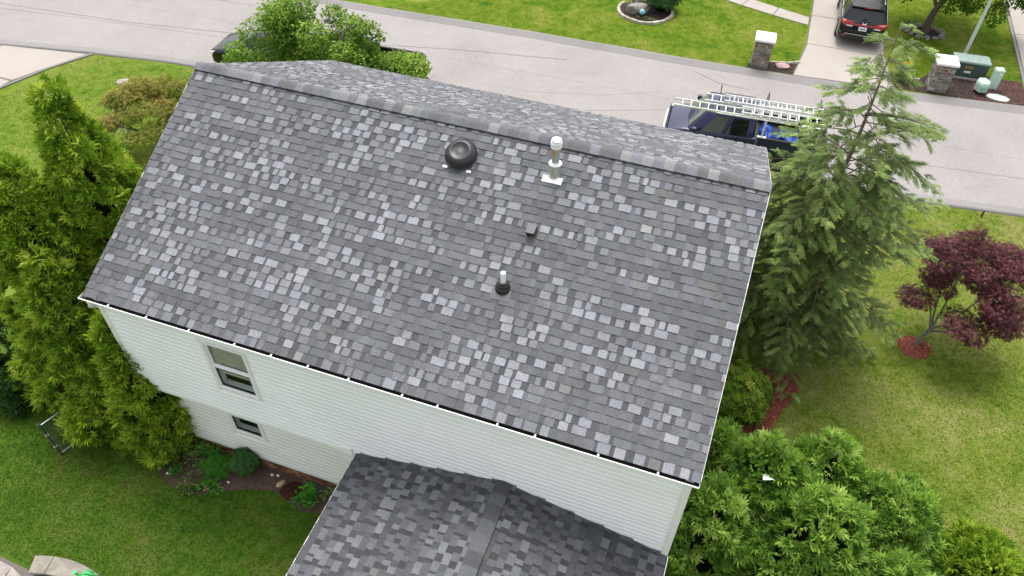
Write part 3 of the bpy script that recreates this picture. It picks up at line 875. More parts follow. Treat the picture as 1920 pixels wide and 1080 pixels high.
# ridge: vent strip and overlapping cap pieces
mb = MB(); mb.loft([[(x, y, z) for y, z in ((-.15,ZR-.085),(-.15,ZR-.04),(0,ZR+.035),(.15,ZR-.04),(.15,ZR-.085))] for x in (.03, LEN-.03)]); hb(mb, 'ridge_vent', M['black_metal'], roof)
r = random.Random(21)
def cap_piece(length, w, h0, h1, sl, skirt=.012):
    """rounded saddle along +X, its far end lower so that the next one laps over it"""
    mb = MB(); rings = []
    for x, h in ((0, h0), (length, h1)):
        ring = []
        for k in range(9):
            t = -1 + k/4
            y = w*t; z = h - (math.sqrt(.03+ (t*t)) - math.sqrt(.03))*w*sl
            ring.append((x, y, z))
        ring += [(x, w, ring[8][2]-skirt), (x, -w, ring[0][2]-skirt)]
        rings.append(ring)
    mb.loft(rings); return mb
x = 0.0
while x < LEN - .02:
    L = .212*r.uniform(.94,1.06); c = cap_piece(min(L+.03, LEN-x+.005), .165, ZR+.055, ZR+.043, .50)
    c.v = [(v[0]+x, v[1]+r.uniform(-.002,.002), v[2]) for v in c.v]
    o = hb(c, 'ridge_cap', M['shingle'], roof, smooth=0.6)
    t = tone(r, .12); t = tuple(min(.20, max(.105, q*.97)) for q in t[:3])
    a = o.data.attributes.new('col', 'FLOAT_COLOR', 'POINT'); a.data.foreach_set('color', np.tile((*t, 1), (len(o.data.vertices), 1)).astype(np.float32).ravel())
    x += L
y = YW - .03
while y > EXY:
    L = .30*r.uniform(.8,1.2); c = cap_piece(L+.03, .16, EXT+.062, EXT+.052, .24, .045)
    c.v = [(EXC + v[1], y - v[0], v[2]) for v in c.v]
    o = hb(c, 'ridge_cap', M['shingle'], lroof, smooth=0.6); t = tuple(q*.86 for q in tone(r, .12)[:3]) + (1,)
    a = o.data.attributes.new('col', 'FLOAT_COLOR', 'POINT'); a.data.foreach_set('color', np.tile(t, (len(o.data.vertices), 1)).astype(np.float32).ravel())
    y -= L
# flashing where the lean-to meets the wall
mb = MB()
for xa, xb, za, zb in ((EXL, EXC, EXB, EXT), (EXC, EXR, EXT, EXB)):
    mb.loft([[(xa, YW-.045, za+.012), (xa, YW-.021, za+.05), (xa, YW-.021, za-.01)], [(xb, YW-.045, zb+.012), (xb, YW-.021, zb+.05), (xb, YW-.021, zb-.01)]])
hb(mb, 'flashing', M['grey_metal'], lroof)

# rakes and drip edges
for x0, x1, m in ((-.012, .02, 'white'), (LEN-.02, LEN+.012, 'white')):
    mb = MB(); mb.loft([[(x0, y, z0-.004), (x1, y, z0-.004), (x1, y, z0-.17), (x0, y, z0-.17)] for y, z0 in ((-DEP+.01, EAVE), (0, ZR), (DEP+.15, EAVE-.075))])
    hb(mb, 'rake_board', M[m])
mb = MB(); mb.loft([[(LEN+.0125, y, z0-.03), (LEN+.024, y, z0-.03), (LEN+.024, y, z0-.14), (LEN+.0125, y, z0-.14)] for y, z0 in ((.4, ZR-.2), (DEP+.1, EAVE-.05))]); hb(mb, 'rake_trim', M['rust'])

# gutters: white trough, grimy inside, white hangers across
def gutter(name, axis, p, a0, a1, ztop, sgn, w=.125, hangers=(), parent=None):
    """trough along X (axis 'x') or Y; p = house-side coordinate, sgn = direction away from the house"""
    mb = MB()
    prof = [(0,0),(0,-.105),(w*.7,-.105),(w*.86,-.06),(w,-.03),(w,0.0),(w-.016,0.0),(w-.016,-.028),(w*.8,-.062),(w*.66,-.098),(.004,-.098),(.004,0)]
    def P(a, q): return (a, p+sgn*q[0], ztop+q[1]) if axis == 'x' else (p+sgn*q[0], a, ztop+q[1])
    mb.loft([[P(a0, q) for q in prof], [P(a1, q) for q in prof]])
    g = hb(mb, name, M['white'], parent)
    li = MB(); L = [(.006,-.070),(.006,-.096),(w*.64,-.096),(w*.76,-.064),(w-.02,-.042)]
    li.loft([[P(a0+.004, q) for q in L], [P(a1-.004, q) for q in L]]); hb(li, 'gutter_debris', M['grime'], g)
    for e in (a0, a1):
        c = MB(); c.loft([[P(e-.003, q) for q in prof[:6]], [P(e+.003, q) for q in prof[:6]]]); hb(c, 'end_cap', M['white'], g)
    for h in hangers:
        c = MB(); Q = [(.0,.004),(w-.002,.004),(w-.002,.010),(.0,.010)]
        c.loft([[P(h-.016, q) for q in Q], [P(h+.016, q) for q in Q]]); hb(c, 'hanger', M['white'], g)
    return g
GZ = EAVE - .035
gut = gutter('gutter', 'x', -DEP+.045, -.06, LEN+.0, GZ, -1, .15, (.66,1.58,2.58,3.62,4.43,5.22,6.08,7.17,7.87,9.02,9.72,10.86,11.9))
gutter('gutter', 'x', DEP+.10, -.02, LEN+.0, EAVE-.115, 1, .13, (1.2,2.4,3.6,4.8,6.,7.2,8.4,9.6,10.8))
gutter('gutter', 'y', EXL+.05, EXY, YW-.05, EXB-.02, -1, .10, (-5.6,-6.8,-7.9))
gutter('gutter', 'y', EXR-.05, EXY, YW-.05, EXB-.02, 1, .12, ())
mb = MB(); mb.tube([(.10,-DEP-.02,GZ-.10),(.10,-DEP-.02,GZ-.20),(.03,-DEP+.0,GZ-.30),(.0,-DEP+.10,GZ-.40),(.14,-DEP+.32,GZ-.62),(.16,-DEP+.34,2.7)], .05, 10); hb(mb, 'downspout', M['white'], gut, smooth=True)

# ---------------- things fixed to the roof, all parts of the house
def on_roof(x, y):        # point on the near slope and the frame that stands on it
    return Vector((x, y, ZR + y*RISE/DEP))
RX = Matrix.Rotation(SL, 4, 'X')
def roof_part(mb, p, name, mat, parent, rotate=True, **k):
    mb.v = [tuple((RX @ Vector(v) if rotate else Vector(v)) + p) for v in mb.v]
    return hb(mb, name, mat, parent, **k)
p = on_roof(6.65, -.70)
mb = MB(); mb.box(-.29, .29, -.315, .1, .012, .020); vent = roof_part(mb, p, 'dome_vent', M['grey_metal'], house)
for s in (-1, 1):
    mb = MB(); mb.box(min(s*.20,s*.30), max(s*.20,s*.30), -.335, -.285, .0205, .030); roof_part(mb, p, 'flange_tab', M['pipe_white'], vent)
mb = MB(); mb.lathe([(.20,.02),(.20,.10)], 24); roof_part(mb, p, 'vent_neck', M['black_metal'], vent)
mb = MB(); mb.lathe([(.27,.075),(.325,.070),(.335,.082),(.33,.10),(.30,.165),(.255,.215),(.215,.240),(.19,.243),(.165,.232),(.14,.222),(.08,.220),(.0,.224)], 40)
roof_part(mb, p, 'vent_dome', M['black_metal'], vent, smooth=0.7)
p = on_roof(8.58, -.63)
mb = MB(); mb.box(-.20, .20, -.235, -.09, .014, .026); flue = roof_part(mb, p, 'flue_pipe', M['pipe_white'], house)
mb = MB(); mb.lathe([(.15,-.06),(.135,.05),(.105,.22),(.10,.24)], 24); roof_part(mb, p, 'flashing_cone', M['galv'], flue, False, smooth=0.6)
mb = MB(); mb.lathe([(.09,.235),(.13,.225),(.13,.245),(.09,.275)], 24); roof_part(mb, p, 'storm_collar', M['pipe_white'], flue, False, smooth=0.5)
mb = MB(); mb.lathe([(.076,.20),(.076,.64)], 20); roof_part(mb, p, 'flue_shaft', M['galv'], flue, False, smooth=0.6)
mb = MB(); mb.box(-.04,-.012,-.0835,-.072,.42,.62); mb.box(-.062,-.04,-.070,-.054,.51,.62); roof_part(mb, p, 'rust_stain', M['flue_rust'], flue, False)
mb = MB(); mb.lathe([(.09,0.610),(.108,0.615),(.108,0.660),(.092,0.665),(.092,0.685),(.11,0.690),(.11,0.730),(.092,0.735),(.092,0.750),(.102,0.755),(.097,0.785),(.06,0.800),(.0,0.805)], 28); roof_part(mb, p, 'flue_cap', M['pipe_white'], flue, False, smooth=0.5)
p = on_roof(8.52, -1.80)
mb = MB(); mb.box(-.10, .10, -.06, .12, .012, .018); bx = roof_part(mb, p, 'box_vent', M['box_metal'], house)
mb = MB(); mb.loft([[(-.085,-.10,.11),(.085,-.10,.11),(.085,.10,.022),(-.085,.10,.022)], [(-.085,-.10,.185),(.085,-.10,.185),(.085,.12,.135),(-.085,.12,.135)]]); roof_part(mb, p, 'vent_hood', M['box_metal'], bx)
mb = MB(); mb.box(-.08,.08,-.095,.09,.03,.11); roof_part(mb, p, 'vent_throat', M['dark'], bx)
p = on_roof(8.33, -2.89)
mb = MB(); mb.box(-.19,.19,-.26,-.02,.014,.020); pv = roof_part(mb, p, 'plumbing_vent', M['grey_metal'], house)
mb = MB(); mb.lathe([(.155,-.03),(.145,.035),(.125,.055),(.115,.10),(.095,.115),(.088,.15),(.065,.16)], 24); roof_part(mb, p, 'rubber_boot', M['rubber'], pv, False, smooth=0.4)
mb = MB(); mb.lathe([(.050,.10),(.050,.40),(.042,.405),(.0,.385)], 18); roof_part(mb, p, 'vent_pipe', M['pipe_white'], pv, False, smooth=0.5)
# ------------------------------------------------------------------ plants
def fan_template(n=5, spread=60, w=.095, droop=.18, sub=True):
    L = []
    for i in range(n):
        a = math.radians(-spread + 2*spread*i/(n-1)); l = 1.0 - .42*abs(a)/math.radians(spread)
        d = np.array([math.sin(a), math.cos(a), 0]); s = np.array([d[1], -d[0], 0])
        b0 = d*.08; m = d*l*.55 + np.array([0,0,.05]); t = d*l + np.array([0,0,-droop*l])
        L.append((np.array([b0, m + s*w, t, m - s*w]), np.array([[0,1,2],[0,2,3]])))
    return join_tris(L)
def feather_template(n=6, w=.035):
    L = [(np.array([[-.012,0,0],[.012,0,0],[0,1,-.22]]), np.array([[0,1,2]]))]
    for i in range(n):
        f = (i+.6)/n; b = np.array([0, f, -.22*f*f]); l = .42*(1-.65*f)
        for sg in (-1, 1):
            d = np.array([sg*math.sin(.95), math.cos(.95), -.22]); s = np.array([d[1], -d[0], 0])
            L.append((np.array([b, b+d*l*.5+s*w, b+d*l, b+d*l*.5-s*w]), np.array([[0,1,2],[0,2,3]])))
    return join_tris(L)
def leaf_template(w=.32, fold=.12):
    return np.array([[0,0,0],[w,.5,fold],[0,1,-.08],[-w,.5,fold]]), np.array([[0,1,2],[0,2,3]])
FAN, FEA, LEAF = fan_template(), feather_template(), leaf_template()
HEM = feather_template(4, .07)
MAPLE = join_tris([(np.array([[0,0,0],[.11*c-.0*s+.42*s*.5,.5*c,.03],[s,c,-.06],[-.11*c+.42*s*.5,.5*c,.03]]), np.array([[0,1,2],[0,2,3]])) for s, c in ((0,1),(.75,.66),(-.75,.66),(.9,-.05),(-.9,-.05))])

def on_sphere(n):
    return unit(rng.normal(0,1,(n,3)))

def arborvitae(name, label, base, h, rad, mat, nclump, group=None, lead=1, power=.75, low=.12, size=.20, per=29, lean=(0,0), seed=0, cat='shrub', droop=0.0):
    root = thing(name, label, cat, (*base, 0), group=group)
    def r_at(t): return rad * np.clip(np.minimum((t+.02)/low, 1)**.5, 0, 1) * np.clip((1-t), 0, 1)**power
    # clumps spread evenly over the outline
    tg = np.linspace(0.0, .999, 600); rg = r_at(tg); dr = np.gradient(rg, tg)
    wgt = (rg + .13*rad) * np.sqrt(h*h + dr*dr); t = np.interp((np.arange(nclump) + rng.random(nclump))/nclump, np.cumsum(wgt)/wgt.sum(), tg); n = nclump
    az = np.arange(n)*2.39996 + rng.normal(0,.5,n)
    lump = 1 + .12*np.sin(az*3 + t*11 + seed) + .10*np.sin(az*5 - t*17 + 2*seed)
    rr = r_at(t) * lump * rng.uniform(.84, 1.06, n)
    C = np.stack([np.cos(az)*rr + lean[0]*t, np.sin(az)*rr + lean[1]*t, t*h*rng.uniform(.95,1.03,n)], -1)
    nz_ = np.clip(-np.interp(t, tg, dr)/h, 0, 6)
    out = unit(np.stack([np.cos(az), np.sin(az), nz_ + .35 - droop], -1) + rng.normal(0,.22,(n,3)))
    cr = rng.uniform(.16,.34,n) * (size/.21)
    ct = rng.normal(0,.13,n)
    m = per; idx = np.repeat(np.arange(n), m)
    d = unit(out[idx]*1.0 + on_sphere(len(idx))*.85)
    P = C[idx] + d * (cr[idx]*rng.uniform(.25,1.0,len(idx)))[:,None]
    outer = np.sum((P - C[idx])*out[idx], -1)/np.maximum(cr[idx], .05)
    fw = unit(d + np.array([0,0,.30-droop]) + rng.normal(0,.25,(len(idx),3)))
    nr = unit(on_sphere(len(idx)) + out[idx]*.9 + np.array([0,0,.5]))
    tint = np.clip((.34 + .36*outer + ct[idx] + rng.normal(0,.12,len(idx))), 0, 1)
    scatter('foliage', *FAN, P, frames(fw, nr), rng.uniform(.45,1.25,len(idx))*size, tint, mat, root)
    # solid dark core added inside, its colour stands for inner shade
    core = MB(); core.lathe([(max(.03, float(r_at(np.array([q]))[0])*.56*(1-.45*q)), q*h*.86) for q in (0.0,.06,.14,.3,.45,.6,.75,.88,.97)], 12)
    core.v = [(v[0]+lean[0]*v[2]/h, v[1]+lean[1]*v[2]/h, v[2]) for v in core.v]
    core.build('dark_core', M['arb_core'], root, smooth=True)
    tr = MB(); tr.tube([(0,0,-.05),(lean[0]*.5,lean[1]*.5,h*.5),(lean[0]*.93,lean[1]*.93,h*.93)], [.11,.07,.015], 7); tr.build('trunk', M['bark'], root)
    return root

GA = 'tall arborvitae at the left corner of the house'
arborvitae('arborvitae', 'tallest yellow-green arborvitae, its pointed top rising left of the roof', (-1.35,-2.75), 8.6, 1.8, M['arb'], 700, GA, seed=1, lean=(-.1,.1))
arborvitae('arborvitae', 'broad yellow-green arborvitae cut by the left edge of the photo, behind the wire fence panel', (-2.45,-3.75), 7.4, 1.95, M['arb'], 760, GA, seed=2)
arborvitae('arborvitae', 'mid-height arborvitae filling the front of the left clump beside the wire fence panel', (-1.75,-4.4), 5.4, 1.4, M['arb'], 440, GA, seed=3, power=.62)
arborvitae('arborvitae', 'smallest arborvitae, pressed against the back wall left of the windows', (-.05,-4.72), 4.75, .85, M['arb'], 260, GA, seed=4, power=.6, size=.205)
arborvitae('dark_shrub', 'dark green shrub at the left edge of the back lawn', (-4.6,-4.3), 2.3, 1.35, M['dark_leaf'], 120, None, seed=5, power=.5, size=.2)

GS = 'feathery evergreen shrubs right of the back wall'
arborvitae('evergreen_shrub', 'feathery evergreen shrub with a white scrap caught in it, beside the roof corner', (14.25,-2.1), 2.9, 1.38, M['arb_cool'], 240, GS, seed=6, power=.5, size=.205)
arborvitae('evergreen_shrub', 'narrow evergreen shrub squeezed between the gable end and the one with the white scrap', (13.2,-1.25), 1.95, .75, M['arb_cool'], 120, GS, seed=7, power=.5, size=.20)
arborvitae('evergreen_shrub', 'dark low evergreen shrub against the wall corner under the gutter end', (13.25,-3.4), 2.7, 1.1, M['arb_cool'], 160, GS, seed=8, power=.5, size=.205)
arborvitae('evergreen_shrub', 'small gappy evergreen shrub at the lawn edge with a dark hollow in its side', (15.7,-1.05), 2.3, 1.08, M['arb_cool'], 130, GS, seed=9, power=.5, size=.20)
arborvitae('evergreen_shrub', 'large evergreen shrub in the middle of the bottom right clump', (15.4,-3.1), 3.0, 1.5, M['arb_cool'], 270, GS, seed=10, power=.48, size=.21)
arborvitae('evergreen_shrub', 'broad evergreen shrub standing furthest out onto the side lawn', (17.0,-2.0), 2.6, 1.35, M['arb_cool'], 230, GS, seed=11, power=.48, size=.205)
arborvitae('evergreen_shrub', 'bright yellow-green evergreen shrub in the bottom right corner of the photo', (19.05,-2.35), 1.8, 1.25, M['arb'], 190, GS, seed=12, power=.45, size=.205)
arborvitae('evergreen_shrub', 'evergreen shrub at the bottom edge between the large one and the bright corner one', (17.0,-3.75), 2.5, 1.2, M['arb_cool'], 200, GS, seed=13, power=.48, size=.205)

def smooth_path(pts, k=6):
    P = [Vector(p) for p in pts]
    if len(P) < 3: return P
    out = []
    for i in range(len(P)-1):
        p0, p1, p2, p3 = P[max(i-1,0)], P[i], P[i+1], P[min(i+2,len(P)-1)]
        for s in range(k):
            t = s/k; out.append(.5*((2*p1)+(p2-p0)*t+(2*p0-5*p1+4*p2-p3)*t*t+(3*p1-p0-3*p2+p3)*t**3))
    out.append(P[-1]); return out

# hemlock: a straight trunk, long drooping limbs, flat feathery sprays
def hemlock():
    B = Vector((14.35, 4.1, 0)); H = 9.75
    root = thing('hemlock_tree', 'tall loose hemlock right of the roof, its bare thin top crossing the street', 'tree', tuple(B))
    r = random.Random(5)
    tr = MB(); tp = smooth_path([(0,0,-.1),(.05,0,2),(-.05,.05,4.5),(.05,0,7),(.02,.05,H)], 5)
    tr.tube(tp, [max(.012, .13*(1-p.z/H)**.9) for p in tp], 8); tr.build('trunk', M['bark_pale'], root, smooth=True)
    br = MB(); P, D, Nn, T, S = [], [], [], [], []
    z = .7; k = 0
    while z < H - .15:
        f = z/H; az = k*2.399 + r.uniform(-.4,.4); k += 1
        L = (2.75*(1-f)**.46 + .2) * r.uniform(.62,1.08)
        if f < .25: L *= .92 - .12*max(0, -math.sin(az))
        if f > .80: L = r.uniform(.35,1.1)
        sparse = f > .70
        a = Vector((math.cos(az), math.sin(az), 0)); side = Vector((-a.y, a.x, 0))
        up = r.uniform(.05,.35); pts = []
        for s in range(9):
            q = s/8; pts.append(Vector((0,0,z)) + a*L*q + Vector((0,0,1))*(L*up*q - L*(.30+up*.5)*q*q) + side*L*.08*math.sin(q*3+k))
        br.tube(pts, [.036*(1-f)*(1-s/8)+.006 for s in range(9)], 5, cap=False)
        for s in range(2 if not sparse else 3, 9):
            q = s/8
            for sg in (-1, 1):
                if r.random() < (.08 if not sparse else .34): continue
                tl = L*.36*(1.15-q)*r.uniform(.6,1.2) + .12
                d = (a*.75 + side*sg*r.uniform(.6,1.0) + Vector((0,0,r.uniform(-.18,.08)))).normalized()
                m = max(2, int(tl/.085)); tw = r.gauss(0,.16)
                if r.random() < .5: br.tube([pts[s], pts[s]+d*tl*.6+Vector((0,0,-.05)), pts[s]+d*tl+Vector((0,0,-.22*tl))], [.007,.005,.003], 3, cap=False)
                for i in range(m):
                    u = (i+.5)/m; p = pts[s] + d*tl*u + Vector((0,0,-.22*tl*u*u))
                    for w in range(6 if not sparse else 4):
                        dd = (d + side*r.uniform(-.7,.7) + a*r.uniform(-.3,.5) + Vector((0,0,r.uniform(-.45,.12)))).normalized()
                        P.append(p); D.append(dd); Nn.append(Vector((r.uniform(-.35,.35), r.uniform(-.35,.35), 1)))
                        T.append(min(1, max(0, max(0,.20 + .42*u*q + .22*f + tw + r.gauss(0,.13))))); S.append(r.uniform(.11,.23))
        z += r.uniform(.036,.072) * (1 + .8*f)
    # the two long limbs that reach out over the lawn towards the street
    for (zz, az, L) in ((4.2, .62, 3.6), (3.6, .25, 2.9), (6.9, .5, 1.9), (7.6, -.1, 1.5)):
        a = Vector((math.cos(az), math.sin(az), 0)); side = Vector((-a.y, a.x, 0)); pts = []
        for s in range(12):
            q = s/11; pts.append(Vector((0,0,zz)) + a*L*q + Vector((0,0,1))*(L*.32*q - L*.30*q*q))
        br.tube(pts, [.04*(1-s/11)+.006 for s in range(12)], 5, cap=False)
        for s in range(4, 12):
            for sg in (-1, 1):
                tl = .55*(1.25-s/11)*r.uniform(.7,1.2); d = (a*.8+side*sg*.8).normalized()
                for i in range(5):
                    u = (i+.5)/5; p = pts[s]+d*tl*u
                    for w in range(2):
                        dd = (d+side*r.uniform(-.5,.5)+a*r.uniform(-.2,.6)+Vector((0,0,r.uniform(-.3,.1)))).normalized()
                        P.append(p); D.append(dd); Nn.append(Vector((r.uniform(-.3,.3),r.uniform(-.3,.3),1))); T.append(min(1,max(0,.6+r.gauss(0,.15)))); S.append(r.uniform(.14,.26))
    br.build('branch', M['twig'], root, smooth=True)
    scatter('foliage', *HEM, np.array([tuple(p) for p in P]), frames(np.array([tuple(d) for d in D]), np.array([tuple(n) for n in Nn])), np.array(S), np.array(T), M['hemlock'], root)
    return root
hemlock()

def broadleaf(name, label, base, clumps, stems, leafm, barkm, lsize, group=None, tmpl=LEAF, cat='tree', flat=1.0, up=.8, tint0=.45, twig_r=.012, hang=0.0, seed=1):
    """clumps: (x, y, z, rx, rz, leaves); stems: polylines with end radii, all relative to the base"""
    r = random.Random(seed); root = thing(name, label, cat, (*base, 0), group=group)
    tr = MB()
    for pts, r0, r1 in stems:
        sp = smooth_path(pts, 5); tr.tube(sp, [r0+(r1-r0)*i/(len(sp)-1) for i in range(len(sp))], 7)
    tr.build('trunk', barkm, root, smooth=True)
    nodes = [p for pts, _, _ in stems for p in smooth_path(pts, 5)]
    br = MB(); PP, DD, NN, TT, SS = [], [], [], [], []
    for (x, y, z, rx, rz, n) in clumps:
        c = Vector((x, y, z)); q = min(nodes, key=lambda p: (p-c).length + (3 if p.z > z else 0))
        mid = q.lerp(c, .5) + Vector((r.uniform(-.1,.1), r.uniform(-.1,.1), .10*(c-q).length))
        sp = smooth_path([q, mid, c], 4); br.tube(sp, [twig_r*2.2 + (twig_r*.6-twig_r*2.2)*i/(len(sp)-1) for i in range(len(sp))], 5, cap=False)
        for _ in range(7):
            e = c + Vector((r.gauss(0,.5)*rx, r.gauss(0,.5)*rx, r.gauss(0,.5)*rz)); s = sp[r.randrange(len(sp)//2, len(sp))]
            br.tube([s, s.lerp(e,.5)+Vector((0,0,.03)), e], [twig_r*.7, twig_r*.5, twig_r*.3], 3, cap=False)
        d = on_sphere(n); rad = rng.uniform(.25,1.0,n)**.45
        P = np.array(tuple(c)) + d*rad[:,None]*np.array([rx,rx,rz]) + rng.normal(0,.03,(n,3))
        PP.append(P); o = unit(d*np.array([1,1,flat]))
        NN.append(unit(np.array([0,0,up]) + o*.5 + rng.normal(0,.38,(n,3))))
        DD.append(unit(o*np.array([1,1,.3]) + rng.normal(0,.5,(n,3)) + np.array([0,0,-hang])))
        TT.append(np.clip(tint0 + .25*d[:,2]*rad + rng.normal(0,.10) + rng.normal(0,.15,n), 0, 1)); SS.append(rng.uniform(.65,1.25,n)*lsize)
    br.build('branch', barkm, root, smooth=True)
    scatter('foliage', *tmpl, np.concatenate(PP), frames(np.concatenate(DD), np.concatenate(NN)), np.concatenate(SS), np.concatenate(TT), leafm, root)
    return root

def clump_set(c, R, n, rx, rz, leaves, seed, zsq=1.0, shell=.6):
    r = random.Random(seed); out = []
    while len(out) < n:
        p = Vector((r.gauss(0,1), r.gauss(0,1), r.gauss(0,1))).normalized() * (r.uniform(shell,1.0))
        k = r.uniform(.7,1.3)
        out.append((c[0]+p.x*R[0], c[1]+p.y*R[1], c[2]+p.z*R[2], rx*k, rz*k, int(leaves*k)))
    return out

# light green tree between the house front and the street
cl = clump_set((0,0,4.1), (2.3,1.6,1.8), 46, .55, .45, 430, 3) + clump_set((0,0,3.4), (1.2,1.0,1.3), 10, .5, .4, 300, 4)
cl += clump_set((1.75,.2,3.2), (.7,.8,.7), 9, .5, .4, 330, 15) + clump_set((2.75,.35,3.0), (1.05,.8,.75), 15, .42, .32, 330, 5) + clump_set((-2.4,-.8,2.9), (1.1,.8,.7), 14, .42, .32, 300, 6)
broadleaf('leafy_tree', 'light green leafy tree in front of the house, hiding the middle of the black cars', (-2.65,8.6), cl,
          [([(0,0,-.1),(.05,.05,1.2),(-.3,.1,2.8),(-.5,.1,5.2)], .11, .03), ([(0,0,.3),(.5,.1,1.6),(.9,.2,4.4)], .09, .03), ([(0,0,.2),(.9,.2,1.5),(2.6,.3,2.9)], .07, .02), ([(0,0,.2),(-.9,-.3,1.5),(-2.1,-.7,2.8)], .07, .02)],
          M['tree_leaf'], M['bark_pale'], .13, seed=2)
# golden Japanese maple left of the roof
cl = []
r = random.Random(8)
for i in range(74):
    a = r.uniform(0, 6.28); q = math.sqrt(r.uniform(0.02,1)); z = 1.45 + .75*(1-q*q) + r.uniform(-.65,.25)
    cl.append((math.cos(a)*q*1.9, math.sin(a)*q*2.5 - .15, z + .5*(1-q), .42, .20, 190))
broadleaf('golden_maple', 'low spreading maple with orange-tipped leaves at the left rake of the roof', (-8.0,5.6), cl,
          [([(0,0,-.1),(.1,.1,.5),(.5,.4,1.5)], .07, .02), ([(0,0,.1),(-.4,-.2,.7),(-.9,-.7,1.5)], .06, .02), ([(0,0,.1),(-.1,.5,.7),(-.4,1.2,1.6)], .06, .02)],
          M['maple_gold'], M['bark'], .11, tmpl=MAPLE, flat=.4, up=1.2, tint0=.44, hang=.2)
# red Japanese maple
cl = []; r = random.Random(17)
for i in range(15):
    a = r.uniform(0,6.28); q = math.sqrt(r.uniform(.03,1))
    cl.append((.66+math.cos(a)*q*1.22, .62+math.sin(a)*q*1.1, 2.55 + .75*(1-q*q) + r.uniform(-.2,.2), .50, .19, 370))
for i in range(22):
    a = r.uniform(0,6.28); q = math.sqrt(r.uniform(.15,1))
    cl.append((.62+math.cos(a)*q*1.45, .50+math.sin(a)*q*1.35, 1.75 + .45*(1-q*q) + r.uniform(-.35,.25), .43, .16, 300))
cl += [(.25,.9,3.75,.18,.2,60), (.25,.95,3.45,.26,.18,90), (1.2,.9,3.3,.35,.16,120), (-.75,1.1,2.9,.40,.13,150)]
broadleaf('red_maple', 'dark red Japanese maple in a ring of red mulch on the side lawn', (18.26,5.24), cl,
          [([(0,0,-.05),(.10,.08,.35),(.18,.12,.62)], .075, .06), ([(.18,.12,.58),(.0,.15,1.1),(-.35,.4,1.9)], .04, .012), ([(.18,.12,.58),(.25,.3,1.2),(.3,.7,2.6)], .042, .012), ([(.16,.12,.6),(.55,.2,1.0),(1.1,.5,2.0)], .045, .012), ([(.18,.12,.55),(.65,-.05,.85),(1.3,-.1,1.5)], .04, .012), ([(.18,.12,.62),(.1,.5,1.3),(.0,1.0,2.3)], .035, .012)],
          M['maple_red'], M['bark_pale'], .105, tmpl=MAPLE, flat=.4, up=1.1, tint0=.42, twig_r=.009, hang=.25)
# locust-like tree across the street
cl = clump_set((.95,.7,3.9), (3.1,2.3,1.9), 46, .75, .55, 400, 12, shell=.55)
for i in range(26):
    a = r.uniform(0,6.28); cl.append((1.2+math.cos(a)*r.uniform(1.6,3.0), 1.0+math.sin(a)*r.uniform(1.2,2.2), r.uniform(1.6,2.4), .40, .65, 230))
broadleaf('drooping_tree', 'drooping green tree in a stone ring behind the lamp pole across the street', (19.05,25.85), cl,
          [([(0,0,-.1),(.05,0,1.0),(.4,-.2,2.3),(.9,-.5,3.8)], .19, .06), ([(.1,0,1.2),(-.6,.2,2.3),(-1.0,.3,3.2)], .09, .03), ([(.3,-.1,1.9),(1.6,-.6,2.8),(2.8,-1.0,3.4)], .08, .03)],
          M['willow_leaf'], M['bark'], .14, hang=.75, up=.5, tint0=.45)

# rounded rhododendron by the gable end
def rosette_template(n=8):
    L = []
    for i in range(n):
        a = 2*math.pi*i/n; tilt = .25 if i % 2 else -.05; d = np.array([math.cos(a), math.sin(a), tilt]); s = np.array([-d[1], d[0], 0])
        L.append((np.array([d*.05, d*.55+s*.17, d*1.0-np.array([0,0,.12]), d*.55-s*.17]), np.array([[0,1,2],[0,2,3]])))
    v, f = join_tris(L); return v[:, [0,2,1]] * np.array([1,1,1]), f      # whorl axis = forward
ROS = rosette_template()
def round_bush(name, label, base, R, n, mat, size, cat='bush', group=None, tint=.45):
    root = thing(name, label, cat, (*base, 0), group=group)
    d = on_sphere(n); d[:,2] = np.abs(d[:,2])*1.0 - .25*(rng.random(n) < .35); d = unit(d)
    k = rng.uniform(.80,1.04,n)*(1+.07*np.sin(5*np.arctan2(d[:,1],d[:,0]))+.05*np.sin(9*d[:,2]*3))
    P = d*k[:,None]*np.array(R) + np.array([0,0,R[2]*.95])
    keep = P[:,2] > .05; P, d = P[keep], d[keep]; n = len(P)
    fw = unit(d + np.array([0,0,.35]) + rng.normal(0,.22,(n,3)))
    scatter('foliage', *ROS, P, frames(fw, on_sphere(n)), rng.uniform(.7,1.2,n)*size, np.clip(tint + rng.normal(0,.17,n) + .15*d[:,2], 0, 1), mat, root)
    c = MB(); c.lathe([(R[0]*.3,.02),(R[0]*.72,R[2]*.5),(R[0]*.80,R[2]*1.0),(R[0]*.6,R[2]*1.5),(R[0]*.2,R[2]*1.78)], 14); c.build('dark_core', M['arb_core'], root, smooth=True)  # added solid core, dark colour stands for shade between the leaves
    st = MB(); st.tube([(0,0,-.05),(0,0,R[2])], .05, 6); st.build('stem', M['bark'], root)
    return root
round_bush('rhododendron', 'rounded rhododendron bush with yellowing leaf tips beside the gable end', (13.50,.92), (.80,.86,.84), 1400, M['rhodo'], .125, tint=.33)
round_bush('rounded_bush', 'dark green rounded bush in the oval bed across the street', (6.95,23.75), (.85,.85,.62), 900, M['dark_leaf'], .10)
round_bush('boxwood', 'low dense round shrub in the soil bed under the lower window', (2.35,-4.98), (.34,.34,.42), 520, M['dark_leaf'], .06, tint=.7)

